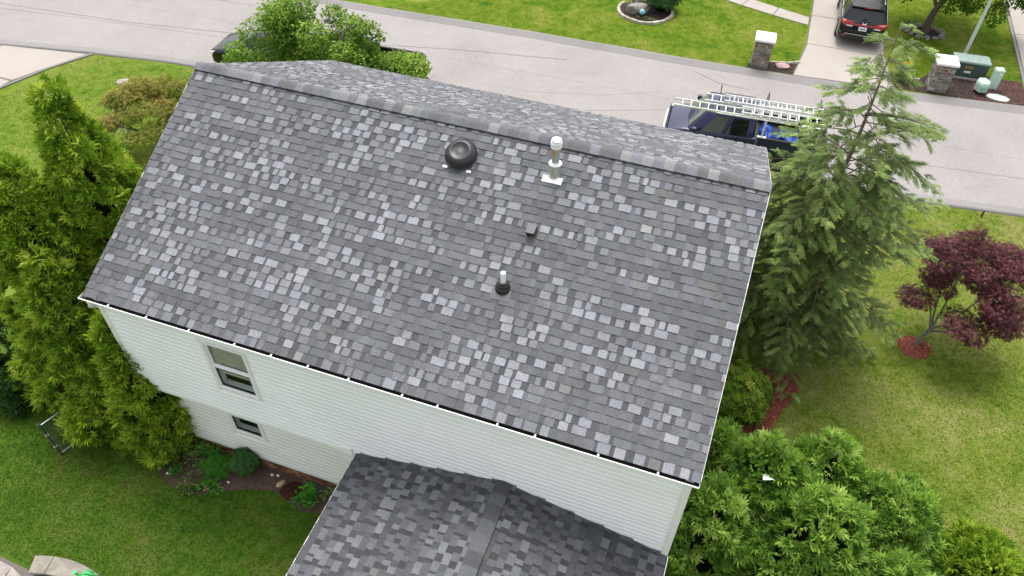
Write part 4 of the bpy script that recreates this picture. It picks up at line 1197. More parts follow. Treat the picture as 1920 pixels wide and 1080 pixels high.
# small plants in the soil bed
def leafy_plant(name, label, base, spots, mat, size, tmpl=LEAF, group=None, cat='plant', spread=.2, stemm='twig'):
    root = thing(name, label, cat, (*base, 0), group=group)
    PP, DD, NN, st = [], [], [], MB()
    for (x, y, h, n, w) in spots:
        st.tube([(x*.6,y*.6,0),(x*.8,y*.8,h*.5),(x,y,h*.95)], [.010,.008,.005], 4, cap=False)
        a = rng.uniform(0,6.28,n); q = rng.uniform(.1,1,n)
        PP.append(np.stack([x+np.cos(a)*q*w, y+np.sin(a)*q*w, h*rng.uniform(.35,1.05,n)], -1))
        DD.append(np.stack([np.cos(a), np.sin(a), rng.uniform(-.1,.7,n)], -1)); NN.append(np.stack([-np.cos(a)*.3, -np.sin(a)*.3, np.ones(n)], -1) + rng.normal(0,.3,(n,3)))
    st.build('stem', M[stemm], root)
    P = np.concatenate(PP); n = len(P)
    scatter('foliage', *tmpl, P, frames(np.concatenate(DD), np.concatenate(NN)), rng.uniform(.6,1.2,n)*size, rng.uniform(0,1,n), mat, root)
    return root
leafy_plant('fern', 'bright green feathery plant in the soil bed under the lower wall', (1.62,-5.22), [(0,0,.45,60,.22),(.18,-.05,.38,50,.2),(.05,-.25,.3,45,.2),(-.1,.12,.4,40,.18)], M['fern'], .20, FEA)
leafy_plant('straggly_plant', 'sparse olive-leaved plant left of the bright green feathery plant', (1.0,-5.2), [(0,0,.4,70,.25),(-.15,.15,.35,60,.2),(.15,.2,.4,60,.22),(.2,-.2,.25,40,.2)], M['plant'], .085)
leafy_plant('leafy_plant', 'leafy plant close to the brick foundation at the house corner', (1.15,-4.93), [(0,0,.4,70,.18),(.2,.0,.42,70,.18),(-.15,-.05,.35,50,.15)], M['fern'], .08)
leafy_plant('seedling', 'small dark seedling at the far left of the soil bed', (.25,-5.55), [(0,0,.22,40,.14),(.05,-.05,.2,25,.12)], M['dark_leaf'], .09)
leafy_plant('seedling', 'small green seedling between the far left one and the straggly plant', (.72,-5.6), [(0,0,.22,35,.12),(.0,-.06,.2,25,.1)], M['fern'], .09)
leafy_plant('broadleaf_weed', 'cut-back plant with bare pale stalks at the lawn edge of the soil bed', (1.7,-5.75), [(0,0,.16,26,.15),(-.35,-.08,.12,22,.14),(.25,-.02,.16,22,.12)], M['fern'], .11)
leafy_plant('weed', 'yellowish weed at the grass edge below the straggly plant', (1.12,-5.88), [(0,0,.18,50,.2),(.15,-.05,.15,40,.15)], M['plant'], .09)
leafy_plant('upright_plant', 'upright green plant beside the dirt pile near the lean-to gutter', (4.22,-5.12), [(0,0,.55,90,.14),(-.18,-.18,.25,50,.18),(.08,-.15,.3,40,.14)], M['fern'], .10)
leafy_plant('wilted_plant', 'wilted pale-stemmed plant beside the lean-to gutter', (4.78,-5.02), [(0,0,.45,45,.22),(.15,.1,.35,35,.2),(-.1,.1,.4,35,.2)], M['plant'], .10)
st = MB()
for a in ((1.65,-5.7,.03,1.15,-5.82,.05),(1.9,-5.5,.03,1.62,-5.85,.04),(1.5,-5.55,.03,2.05,-5.62,.06),(1.35,-5.95,.02,1.0,-5.75,.04)):
    st.tube([a[:3], ((a[0]+a[3])/2,(a[1]+a[4])/2,.07), a[3:]], .011, 5)
tag(st.build('dry_stalks', M['wood_cut']), 'pale dry stalks lying across the front of the soil bed', 'stalks')
# ------------------------------------------------------------------ vehicles (built facing +X, centred on the origin)
def ring(x, w, z0, z1, rb=.08, rt=.16, xt=None):
    """rounded closed section across the car at x; xt lets the top lean forward or back"""
    xt = x if xt is None else xt
    P = []
    def arc(cy, cz, r, a0, a1, n=3):
        for i in range(n+1):
            a = a0 + (a1-a0)*i/n; P.append((cy + r*math.cos(a), cz + r*math.sin(a)))
    arc(w-rb, z0+rb, rb, -math.pi/2, 0); arc(w-rt, z1-rt, rt, 0, math.pi/2)
    arc(-w+rt, z1-rt, rt, math.pi/2, math.pi); arc(-w+rb, z0+rb, rb, math.pi, 1.5*math.pi)
    return [(x + (xt-x)*(z-z0)/max(z1-z0,1e-6), y, z) for y, z in P]

def patch(mb, a, b, c, d, off, inset=.06):
    """window patch on the quad abcd, shrunk and lifted off the body"""
    P = [Vector(p) for p in (a, b, c, d)]; ctr = sum(P, Vector())/4
    n = (P[1]-P[0]).cross(P[3]-P[0]).normalized()
    if n.dot(ctr - Vector((ctr.x*.9, 0, ctr.z-.3))) < 0: n = -n
    Q = [p + (ctr-p).normalized()*inset + n*off for p in P]
    i = len(mb.v); mb.v += [tuple(q) for q in Q] + [tuple(q - n*.012) for q in Q]
    for f in ((0,1,2,3),(7,6,5,4),(0,4,5,1),(1,5,6,2),(2,6,7,3),(3,7,4,0)): mb.f.append(tuple(i+k for k in f)); mb.m.append(0)

def wheel(parent, x, y, r, w):
    t = MB(); s = 1 if y > 0 else -1
    t.lathe([(r*.62,-w/2),(r*.93,-w/2),(r,-w*.32),(r,w*.32),(r*.93,w/2),(r*.62,w/2)], 24, mat=Matrix.Rotation(math.pi/2, 4, 'X')); t.v = [(v[0]+x, v[1]+y, v[2]+r) for v in t.v]
    tw = t.build('wheel', M['tyre'], parent, smooth=.6)
    q = MB(); q.lathe([(r*.60,-.01),(r*.60,.012),(r*.52,.02),(r*.18,.0),(.0,.012)], 18, mat=Matrix.Rotation(-s*math.pi/2, 4, 'X')); q.v = [(v[0]+x, v[1]+y+s*(w/2-.01), v[2]+r) for v in q.v]
    q.build('rim', M['rim'], tw, smooth=.5)

def vehicle(name, label, loc, rz, paint, P, group=None, cat='car'):
    root = thing(name, label, cat, loc, rz, group)
    W, z0 = P['W'], P['z0']
    secs = P['body']                                   # (x, half width, z bottom, z top, top radius)
    b = MB(); b.loft([ring(x, w, a, c, .10, rt) for x, w, a, c, rt in secs])
    body = b.build('body', paint, root, smooth=.75)
    xb0, xt0, xt1, xb1, zb, zr, wb, wt = P['cabin']    # front base, front top, rear top, rear base, belt, roof, widths
    c = MB(); rows = []
    def csec(x, w, z, z1, n=5):
        return None
    # cabin as a loft upward: belt loop, shoulder loop, roof loop
    def loop(xf, xr, w, z, bow):
        return [(xf, -w*.90, z), (xf+bow, 0, z), (xf, w*.90, z), (xf-.10, w, z), ((xf+xr)/2, w*1.005, z), (xr+.08, w, z), (xr, w*.92, z), (xr-bow*.4, 0, z), (xr, -w*.92, z), (xr+.08, -w, z), ((xf+xr)/2, -w*1.005, z), (xf-.10, -w, z)]
    L0 = loop(xb0, xb1, wb, zb-.03, .08); L1 = loop(xt0+.06, xt1-.04, wt+.03, zr-.07, .05); L2 = loop(xt0-.10, xt1+.08, wt-.07, zr-.012, .04); L3 = loop(xt0-.45, xt1+.40, wt*.5, zr+.018, .02)
    c.loft([L0, L1, L2, L3], cap=True); c.build('cabin', paint, root, smooth=.9)
    def at(L, i): return Vector(L[i])
    g = MB(); patch(g, at(L0,0)*1, at(L0,2), at(L1,2), at(L1,0), .030, .07); g.v = g.v; ws = g.build('windshield', M['windshield'], root)
    g = MB(); patch(g, at(L0,8), at(L0,6), at(L1,6), at(L1,8), .022, .08); g.build('rear_window', M['car_glass'], root)
    for s in (0, 1):
        ia, ib = (3, 5) if s == 0 else (11, 9)
        f0, f1, r0, r1 = at(L0,ia), at(L1,ia), at(L0,ib), at(L1,ib)
        for u0, u1 in P['side_windows']:
            g = MB(); patch(g, f0.lerp(r0,u0), f0.lerp(r0,u1), f1.lerp(r1,u1), f1.lerp(r1,u0), .014, .055); sw = g.build('side_window', M['car_glass'], root)
            if P.get('chrome'):
                k = MB(); a, d_ = f0.lerp(r0,u0), f0.lerp(r0,u1); sy = .022*(1 if a.y > 0 else -1)
                k.tube([a+Vector((0,sy,.035)), d_+Vector((0,sy,.035))], .014, 6); k.build('window_trim', M['chrome'], sw)
    for s in (-1, 1):                                   # mirrors
        m = MB(); m.loft([ring(xb0-.30, .075, zb+.02, zb+.20, .03, .05), ring(xb0-.20, .09, zb+.01, zb+.21, .03, .06), ring(xb0-.12, .05, zb+.05, zb+.17, .02, .04)])
        m.v = [(v[0], v[1]+s*(W+.14), v[2]) for v in m.v]; m.box(xb0-.22, xb0-.16, s*(W+.03)-.08, s*(W+.03)+.08, zb+.05, zb+.09)
        m.build('mirror', paint, root, smooth=.8)
    for x in P['wheels']:
        for s in (-1, 1):
            a = MB(); a.lathe([(P['wr']*1.22,-.02),(P['wr']*1.22,.02)], 24, mat=Matrix.Rotation(math.pi/2,4,'X')); a.v = [(v[0]+x, v[1]+s*(W-.012), v[2]+P['wr']) for v in a.v]
            a.build('wheel_arch', M['plastic'], root)
            wheel(root, x, s*(W-.10), P['wr'], .24)
    return root, dict(L0=L0, L1=L1, L2=L2)

def bed_part(root, paint, x0, x1, W, zf, zr, cover=None):
    """open pickup bed: floor, two sides, tailgate"""
    b = MB(); b.box(x0, x1, -W, W, zf-.35, zf)
    b.build('bed_floor', M['plastic'], root)
    for s in (-1, 1):
        b = MB(); y0, y1 = (W-.10, W+.0) if s > 0 else (-W, -W+.10)
        b.box(x0, x1-.02, y0, y1, zf+.001, zr, bev=.02); sd = b.build('bed_side', paint, root)
        b = MB(); b.box(x0+.02, x1-.04, y0-.004, y1+.004, zr+.001, zr+.03, bev=.015); b.build('bed_rail', M['plastic'], sd)
    b = MB(); b.loft([ring(x0-.012, W-.02, zf-.25, zr+.01, .04, .05), ring(x0-.08, W-.03, zf-.25, zr, .04, .06)]); b.build('tailgate', paint, root, smooth=.8)

# --- navy pickup with the ladder rack
PW = .99
navy, nv = vehicle('pickup_truck', 'dark blue pickup truck with a ladder rack parked at the near kerb', (12.05, 13.16, -.018), math.pi + RAD(3.5), M['navy_paint'], dict(
    W=PW, z0=.45, body=[(2.84,.70,.52,.86,.10),(2.76,.90,.46,1.02,.14),(2.45,.965,.42,1.13,.16),(2.1,.985,.40,1.19,.16),(1.72,.99,.40,1.24,.12),(.3,.99,.40,1.27,.10),(-.42,.99,.40,1.27,.10)],
    cabin=(2.0,1.40,-.26,-.36,1.25,1.96,.94,.72), side_windows=((.16,.50),(.55,.93)), wheels=(1.85,-1.80), wr=.40), cat='pickup truck')
bed_part(navy, M['navy_paint'], -2.82, -.46, .99, .86, 1.34)
mb = MB(); mb.loft([[(2.86,y,.62),(2.92,y,.64),(2.92,y,.80),(2.86,y,.82)] for y in (-.93,.93)]); mb.build('front_bumper', M['chrome'], navy)
mb = MB(); mb.loft([[(2.845,y*.98,.90),(2.80,y,1.05),(2.77,y*1.0,1.07),(2.80,y*.97,.92)] for y in (-.90,-.5,.5,.90)]); mb.build('hood_deflector', M['plastic'], navy)
for s in (-1, 1):
    mb = MB(); mb.box(2.62, 2.80, min(s*.83,s*.985), max(s*.83,s*.985), .80, .98); mb.build('headlight', M['lens'], navy)
    mb = MB(); mb.box(2.60, 2.81, min(s*.90,s*1.0), max(s*.90,s*1.0), .70, .795); mb.build('turn_signal', M['orange'], navy)
    mb = MB(); mb.box(-2.92, -2.84, min(s*.84,s*.985), max(s*.84,s*.985), .90, 1.25); mb.build('tail_light', M['tail_red'], navy)
    mb = MB(); mb.tube([(.95,s*.70,1.955),(-.2,s*.70,1.955)], .012, 5); mb.build('roof_gutter', M['plastic'], navy)
mb = MB()
for y in (-.30, .30): mb.tube([(1.98,y,1.30),(1.84,y+.35,1.42)], .010, 4)
mb.build('wiper', M['plastic'], navy)
for s in (-1, 1):
    mb = MB(); mb.box(1.20,1.24, s*.995-.006, s*.995+.006, .55, 1.22); mb.box(.28,.32, s*.995-.006, s*.995+.006, .55, 1.22); mb.build('door_gap', M['plastic'], navy)
    for x in (.48, -.22):
        mb = MB(); mb.box(x-.09, x+.09, s*1.0-.012, s*1.0+.012, 1.10, 1.14); mb.build('door_handle', M['plastic'], navy)
# rack: four posts on the bed sides, cross bars and long rails over the cab
RZ = 2.08
rk = MB()
rk.tube([(-2.55,.94,RZ),(1.15,.94,RZ)], .030, 8)
rack = rk.build('ladder_rack', M['alum'], navy, smooth=.6)
for x in (-.60, -2.45):
    for s in (-1, 1):
        p_ = MB(); p_.tube([(x,s*.94,1.375),(x-.02,s*.94,RZ)], .034, 8); p_.box(x-.16, x+.16, s*.94-.05, s*.94+.05, 1.371, 1.40); p_.build('rack_post', M['alum'], rack, smooth=.6)
for x in (1.10, -.62, -2.47):
    p_ = MB(); p_.tube([(x,-.94,RZ+.032),(x,.94,RZ+.032)], .022, 8); p_.build('cross_bar', M['plastic'], rack, smooth=.6)

def ladder(label, x0, x1, yc, z, w, loc, rz, tilt=0.0):
    t = thing('ladder', label, 'ladder', loc, rz, 'aluminium ladders on the truck rack')
    for s in (-1, 1):
        mb = MB(); mb.box(x0, x1, yc+s*w/2-.013, yc+s*w/2+.013, z, z+.06); mb.build('rail', M['alum'], t)
    n = int((x1-x0)/.305); rg = MB(); rg.tube([(0,-w/2+.012,0),(0,w/2-.012,0)], .019, 7); me = rg.mesh('rung', M['alum'])
    for i in range(n):
        o = link('rung', me, t); o.location = (x0+.15+i*.305, yc, z+.037)
    for s in (-1, 1):
        mb = MB(); mb.box(x0-.03, x0+.10, yc+s*w/2-.018, yc+s*w/2+.018, z-.01, z+.085); mb.build('end_shoe', M['plastic'], t)
    return t
TL, TR = (12.05, 13.16, -.018), math.pi + RAD(3.5)
ladder('long aluminium ladder nearest the house on the truck rack, reaching over the hood', -1.75, 2.66, .80, RZ+.065, .42, TL, TR)
ladder('aluminium ladder on the far side of the truck rack, set back behind the hood', -2.75, 1.62, .17, RZ+.065, .44, TL, TR)
ladder('aluminium ladder lying on top of the far one, its front end stepped back', -2.60, .95, .17, RZ+.145, .40, TL, TR)
ladder('short aluminium ladder on top of the one nearest the house, over the truck bed', -2.72, .30, .78, RZ+.145, .38, TL, TR)
# load in the bed
def lump(name, label, cat, c, R, mat, seed, loc=(0,0,0), rz=0., n=18, m=9, rough=.18, flat=0.):
    r = random.Random(seed); mb = MB(); rings = []
    ph = [r.uniform(0,6.28) for _ in range(6)]
    for i in range(m+1):
        t = -.5*math.pi + math.pi*i/m; rg = []
        for j in range(n):
            a = 2*math.pi*j/n
            k = 1 + rough*(math.sin(3*a+ph[0]+2*t)+.6*math.sin(5*a+ph[1]-3*t)+.5*math.sin(2*a+ph[2]+5*t))/2
            rg.append((c[0]+R[0]*k*math.cos(a)*max(math.cos(t),.02), c[1]+R[1]*k*math.sin(a)*max(math.cos(t),.02), c[2]+R[2]*k*max(math.sin(t), -1+flat)))
        rings.append(rg)
    mb.loft(rings); o = mb.build(name, mat, smooth=.7); o.location = loc; o.rotation_euler = (0,0,rz)
    return tag(o, label, cat)
lump('blue_tarp', 'bright blue tarp bundled in the bed of the dark blue pickup', 'tarp', (-1.55,.40,1.16), (.42,.42,.24), M['blue_tarp'], 4, TL, TR, n=40, m=18, rough=.34)
lump('blue_tarp', 'folded blue tarp right behind the cab of the dark blue pickup', 'tarp', (-.80,.20,1.08), (.22,.60,.22), M['blue_tarp'], 9, TL, TR, n=40, m=18, rough=.30)
lump('tool_bag', 'dark tool bag in the bed of the dark blue pickup', 'bag', (-2.25,-.35,1.05), (.38,.45,.20), M['plastic'], 6, TL, TR)
mb = MB()
for i in range(4): mb.quad((-2.90-.0,.60+i*.05,RZ+.02-.02*i),(-2.90,.65+i*.05,RZ+.0-.02*i),(-2.93,.66+i*.05,RZ-.22),(-2.93,.61+i*.05,RZ-.20))
mb.v += [(v[0]-.008, v[1], v[2]) for v in mb.v]; k = len(mb.v)//2; mb.f += [tuple(i+k for i in reversed(f)) for f in mb.f]; mb.m += list(mb.m)
o = mb.build('warning_flag', M['red_cloth']); o.location = TL; o.rotation_euler = (0,0,TR); tag(o, 'small red flag tied to the back end of the ladders', 'flag')

# --- black SUV at the left and dark pickup behind the leafy tree
suv, sv = vehicle('parked_car', 'black car with its hood showing left of the leafy tree', (-7.75, 12.35, -.018), math.pi + RAD(3), M['black_paint'], dict(
    W=.93, z0=.3, body=[(2.34,.62,.34,.72,.10),(2.26,.82,.28,.86,.14),(1.95,.90,.25,.94,.16),(1.35,.925,.25,1.00,.16),(.9,.93,.25,1.04,.10),(-1.5,.93,.25,1.06,.10),(-2.1,.90,.28,1.05,.14),(-2.32,.80,.36,.98,.14),(-2.36,.65,.42,.80,.10)],
    cabin=(1.05,.35,-1.55,-2.05,1.03,1.66,.87,.62), side_windows=((.16,.42),(.45,.68),(.71,.92)), wheels=(1.48,-1.42), wr=.35))
for s in (-1, 1):
    mb = MB(); mb.loft([ring(2.27,.10,.62,.78,.03,.05), ring(2.05,.10,.64,.86,.03,.05)]); mb.v = [(v[0]-.02, v[1]+s*.74, v[2]+.03) for v in mb.v]; mb.build('headlight', M['lens'], suv, smooth=.8)
    mb = MB(); mb.tube([(.15,s*.57,1.675),(.0,s*.57,1.72),(-1.2,s*.57,1.72),(-1.4,s*.57,1.675)], .016, 6); mb.build('roof_rail', M['plastic'], suv)
mb = MB(); mb.box(2.33,2.375,-.42,.42,.46,.66); mb.build('grille', M['plastic'], suv)
dk, dv = vehicle('pickup_truck', 'dark pickup truck whose tailgate corner shows right of the leafy tree', (-3.65, 12.65, -.018), math.pi + RAD(3), M['black_paint'], dict(
    W=.95, z0=.4, body=[(2.62,.66,.48,.80,.10),(2.54,.86,.42,.96,.14),(2.2,.93,.38,1.06,.16),(1.5,.945,.36,1.12,.16),(1.2,.95,.36,1.16,.12),(-.55,.95,.36,1.19,.10)],
    cabin=(1.45,.80,-.40,-.50,1.17,1.80,.90,.66), side_windows=((.15,.50),(.55,.93)), wheels=(1.70,-1.65), wr=.38), cat='pickup truck')
bed_part(dk, M['black_paint'], -2.55, -.58, .95, .80, 1.24)
b = MB(); b.box(-2.45,-.68,-.82,.82,.81,.83); b.build('bed_liner', M['galv'], dk)
for s in (-1, 1):
    mb = MB(); mb.box(-2.64,-2.57,min(s*.80,s*.945),max(s*.80,s*.945),.86,1.16); mb.build('tail_light', M['tail_red'], dk)
mb = MB(); mb.loft([ring(-2.60,.92,.46,.66,.05,.05), ring(-2.74,.88,.48,.64,.05,.05)]); mb.build('rear_bumper', M['plastic'], dk, smooth=.8)

# --- black minivan on the drive across the street, rear towards us
van, vv = vehicle('minivan', 'black minivan parked on the drive across the street, its red tail lights towards us', (16.05, 25.72, .034), math.pi/2, M['black_paint'], dict(
    W=1.0, z0=.25, body=[(2.55,.66,.32,.70,.10),(2.46,.88,.26,.84,.14),(2.1,.96,.22,.96,.16),(1.6,.99,.22,1.06,.14),(-1.6,1.0,.22,1.10,.10),(-2.2,.99,.24,1.12,.12),(-2.46,.95,.30,1.10,.14),(-2.56,.86,.36,.98,.12)],
    cabin=(1.75,.85,-1.95,-2.42,1.09,1.74,.95,.74), side_windows=((.14,.38),(.41,.68),(.71,.95)), wheels=(1.55,-1.45), wr=.34, chrome=True), cat='minivan')
for s in (-1, 1):
    mb = MB(); mb.loft([[(-2.38,s*.80,.98),(-2.38,s*.985,.98),(-2.38,s*.985,1.16),(-2.38,s*.74,1.13)], [(-2.60,s*.42,1.0),(-2.585,s*.80,.94),(-2.575,s*.88,1.12),(-2.60,s*.42,1.10)]]); tl = mb.build('tail_light', M['tail_red'], van)
    mb = MB(); mb.box(-2.615,-2.59,min(s*.46,s*.72),max(s*.46,s*.72),.945,.985); mb.build('reversing_lens', M['lens'], tl)
    mb = MB(); mb.tube([(.45,s*.66,1.75),(.35,s*.66,1.79),(-1.6,s*.66,1.79),(-1.75,s*.66,1.75)], .016, 6); mb.build('roof_rail', M['chrome'], van)
    mb = MB(); mb.box(-2.0,.2,s*1.0-.012,s*1.0+.012,.985,1.005); mb.build('door_track', M['plastic'], van)
    for x in (.95, -.15):
        mb = MB(); mb.box(x-.10, x+.10, s*1.01-.014, s*1.01+.014, .90, .94); mb.build('door_handle', M['black_paint'], van)
mb = MB(); mb.box(-2.612,-2.58,-.44,.44,1.015,1.085); mb.build('light_bar', M['tail_red'], van)
mb = MB(); mb.box(-2.605,-2.575,-.17,.17,.80,.96); pl_ = mb.build('licence_plate', M['plate'], van)
mb = MB()
for i in range(6): mb.box(-2.608,-2.6045,-.125+i*.043,-.095+i*.043,.85,.91)
mb.build('plate_lettering', M['ink'], pl_)
mb = MB(); x0 = -2.62
for s in (-1, 1): mb.loft([[(x0,s*.045,1.07),(x0,s*.065,1.07),(x0-.02,s*.065,1.07),(x0-.02,s*.045,1.07)], [(x0,s*.058,1.19),(x0,s*.085,1.19),(x0-.02,s*.085,1.19),(x0-.02,s*.058,1.19)]])
mb.box(x0-.02,x0,-.045,.045,1.115,1.14); mb.build('emblem', M['plate'], van)
mb = MB(); mb.loft([ring(-1.90,.72,1.68,1.77,.03,.03), ring(-2.22,.70,1.66,1.71,.02,.02)]); sp_ = mb.build('spoiler', M['black_paint'], van, smooth=.8)
mb = MB(); mb.box(-2.235,-2.215,-.16,.16,1.665,1.70); mb.build('brake_lamp', M['tail_red'], sp_)
mb = MB(); mb.tube([(-2.50,.05,1.16),(-2.44,-.35,1.27)], .014, 5); mb.tube([(-2.50,.05,1.16),(-2.53,.05,1.12)], .025, 6); mb.build('rear_wiper', M['plastic'], van)
mb = MB(); mb.loft([ring(-2.50,.97,.40,.66,.06,.06), ring(-2.64,.90,.42,.64,.06,.06)]); mb.build('rear_bumper', M['black_paint'], van, smooth=.8)
mb = MB(); mb.box(-2.648,-2.62,-.70,.70,.60,.625); mb.build('bumper_strip', M['galv'], van)
for s in (-1, 1):
    mb = MB(); mb.box(-2.652,-2.63,min(s*.62,s*.84),max(s*.62,s*.84),.50,.55); mb.build('reflector', M['tail_red'], van)

# ------------------------------------------------------------------ across the street
def digits(mb, text, x, y, z, h, t):
    seg = {'1':'bc','4':'fgbc','0':'abcdef','6':'afgecd','2':'abged'}
    w = h*.5
    for ch in text:
        for s in seg[ch]:
            q = {'a':(0,w,h-t,h),'d':(0,w,0,t),'g':(0,w,h/2-t/2,h/2+t/2),'b':(w-t,w,h/2,h),'c':(w-t,w,0,h/2),'f':(0,t,h/2,h),'e':(0,t,0,h/2)}[s]
            mb.box(x+q[0], x+q[1], y, y+.012, z+q[2], z+q[3])
        x += w*1.45
def stone_pillar(label, loc, rz, text, seed):
    r = random.Random(seed); t = thing('stone_pillar', label, 'pillar', loc, rz, 'stone pillars either side of the drive')
    W, H = .36, 1.24
    c = MB(); c.box(-W+.03, W-.03, -W+.03, W-.03, -.05, H); c.build('pillar_core', M['mortar'], t)
    V, F, T = [], [], []
    cube = np.array([[0,3,2,1],[4,5,6,7],[0,1,5,4],[1,2,6,5],[2,3,7,6],[3,0,4,7]])
    for side in range(4):
        z = 0.0
        while z < H - .01:
            h = min(r.uniform(.045,.085), H - z); x = -W
            while x < W - .01:
                w = min(r.uniform(.10,.30), W - x)
                if W - (x+w) < .06: w = W - x
                d = r.uniform(0,.022); g = .004
                if not (side == 0 and .92 < z+h/2 < 1.10 and abs(x+w/2+.05) < .20):
                    P = np.array([[x+g,-W-d,z+g],[x+w-g,-W-d,z+g],[x+w-g,-W+.04,z+g],[x+g,-W+.04,z+g],[x+g,-W-d+.004,z+h-g],[x+w-g,-W-d+.004,z+h-g],[x+w-g,-W+.04,z+h-g],[x+g,-W+.04,z+h-g]])
                    a = side*math.pi/2; R = np.array([[math.cos(a),-math.sin(a),0],[math.sin(a),math.cos(a),0],[0,0,1]])
                    F.append(cube + 8*len(V)); V.append(P @ R.T); T.append(np.full(8, min(1, r.random()*.9 + (.25 if z < .3 else 0)*r.random())))
                x += w
            z += h
    stuff(np_mesh('stones', np.concatenate(V), np.concatenate(F), M['stone'], t, {'tint': np.concatenate(T)}))
    cp = MB(); cp.box(-W-.07, W+.07, -W-.07, W+.07, H, H+.085, bev=.012); cp.build('pillar_cap', M['cap_stone'], t)
    pq = MB(); pq.box(-.24, .15, -W-.022, -W+.01, .92, 1.10); pq_ = pq.build('number_plaque', M['plaque'], t)
    dg = MB(); digits(dg, text, -.205, -W-.032, .955, .11, .022); dg.build('numerals', M['plaque_ink'], pq_)
    return t
stone_pillar('stone pillar with a white cap standing left of the drive with the minivan', (12.05, 20.08, 0), RAD(2), '1402', 1)
stone_pillar('stone pillar with a white cap standing beside the green transformer box', (19.35, 20.72, 0), RAD(4), '1406', 2)

def rock(name, label, loc, R, mat, seed, rz=0.0, cat='rock', parent=None):
    r = random.Random(seed); bm = bmesh.new(); bmesh.ops.create_icosphere(bm, subdivisions=3, radius=1.0)
    dirs = [Vector((r.gauss(0,1), r.gauss(0,1), r.gauss(0,1))).normalized() for _ in range(14)]; lim = [r.uniform(.62,.95) for _ in dirs]
    for v in bm.verts:
        for d, l in zip(dirs, lim):
            k = v.co.dot(d)
            if k > l: v.co -= d*(k-l)*.9
        v.co = Vector((v.co.x*R[0], v.co.y*R[1], v.co.z*R[2]))
    me = bpy.data.meshes.new(name); bm.to_mesh(me); bm.free(); me.materials.append(mat)
    o = link(name, me, parent); o.location = loc; o.rotation_euler = (0,0,rz)
    return tag(o, label, cat) if label else o
rock('flat_rock', 'flat pink rock in the dark mulch right of the left stone pillar', (13.05,20.18,.05), (.36,.24,.12), M['pink_rock'], 3, .1)
rock('boulder', 'grey boulder in the oval bed across the street', (5.95,22.95,.18), (.62,.36,.36), M['grey_rock'], 4, .25)
o = MB(); o.lathe([(.0,-.15),(.10,-.11),(.145,-.03),(.145,.03),(.10,.11),(.0,.15)], 20); ob = o.build('glass_orb', M['orb'], smooth=True); ob.location = (6.22,22.55,.30); tag(ob, 'pale blue glass orb on a stand in front of the grey boulder', 'orb')
s_ = MB(); s_.lathe([(.09,0),(.05,.03),(.035,.12),(.07,.17)], 12, c=(0,0,-.30)); s_.build('orb_stand', M['plastic'], ob)
# stone edging of the oval bed, each block a part
ed = thing('stone_edging', 'curved row of pale stone blocks edging the oval bed across the street', 'edging', (6.25,23.25,0))
r = random.Random(31)
for i in range(15):
    a = math.pi*1.0 + (i-1.2)*math.pi*.089; mb = MB()
    mb.box(-.185, .185, -.075, .075, 0, r.uniform(.10,.135), bev=.014)
    o = mb.build('edging_block', M['tan_stone'], ed, tint=r.random()); o.location = (1.30*math.cos(a), 1.27*math.sin(a), 0); o.rotation_euler = (0,0,a+math.pi/2+r.uniform(-.06,.06))
# white lantern at the back of the oval bed
ln = thing('garden_lantern', 'white garden lantern at the back left of the oval bed', 'lantern', (5.55,23.85,0))
mb = MB(); mb.box(-.17,.17,-.17,.17,0,.07,bev=.02); mb.build('lantern_base', M['white'], ln)
mb = MB(); mb.box(-.11,.11,-.11,.11,.07,.34); mb.build('lantern_body', M['pane'] if 'pane' in M else M['galv'], ln)
for sx in (-1,1):
    for sy in (-1,1):
        mb = MB(); mb.box(sx*.12-.018,sx*.12+.018,sy*.12-.018,sy*.12+.018,.07,.36); mb.build('lantern_post', M['white'], ln)
mb = MB(); mb.loft([[(-.18,-.18,.36),(.18,-.18,.36),(.18,.18,.36),(-.18,.18,.36)],[(-.03,-.03,.50),(.03,-.03,.50),(.03,.03,.50),(-.03,.03,.50)]]); mb.build('lantern_roof', M['white'], ln)
leafy_plant('small_plants', 'tuft of yellowing leaves inside the front edging of the oval bed', (6.35,22.35), [(0,0,.12,20,.12),(.4,.05,.12,20,.12),(-.3,.08,.1,16,.1)], M['plant'], .09)
# pale stone strips behind the pillar beds
def stone_row(label, pts, seed):
    r = random.Random(seed); t = thing('stone_edging', label, 'edging', (pts[0][0], pts[0][1], 0))
    for a, b in zip(pts, pts[1:]):
        d = Vector((b[0]-a[0], b[1]-a[1])); mb = MB(); mb.box(-.0, d.length-.03, -.05, .05, 0, r.uniform(.07,.1), bev=.012)
        o = mb.build('edging_block', M['tan_stone'], t, tint=r.uniform(.3,1)); o.location = (a[0]-pts[0][0], a[1]-pts[0][1], 0); o.rotation_euler = (0,0,math.atan2(d.y,d.x))
stone_row('pale stone edging behind the dark mulch right of the left stone pillar', [(12.5,20.42),(12.85,20.47),(13.2,20.58),(13.5,20.72),(13.78,20.86)], 4)
stone_row('pale stone edging between the drive and the right stone pillar', [(17.7,20.98),(18.05,21.02),(18.4,21.07),(18.75,21.15)], 5)
# stone ring round the drooping tree, each stone a part
rg_ = thing('stone_ring', 'ring of grey stones round the trunk of the drooping tree', 'stone ring', (19.05,25.85,0))
for i in range(13):
    a = 2*math.pi*i/13; rock('ring_stone', None, (.80*math.cos(a), .60*math.sin(a), .05), (r.uniform(.13,.21), r.uniform(.10,.15), r.uniform(.09,.15)), M['grey_rock'], 50+i, r.uniform(0,3), parent=rg_)
rock('garden_stone', 'dark stone on the far lawn where the walk meets the drive, at the top edge', (13.25,27.55,.08), (.32,.22,.18), M['grey_rock'], 71)

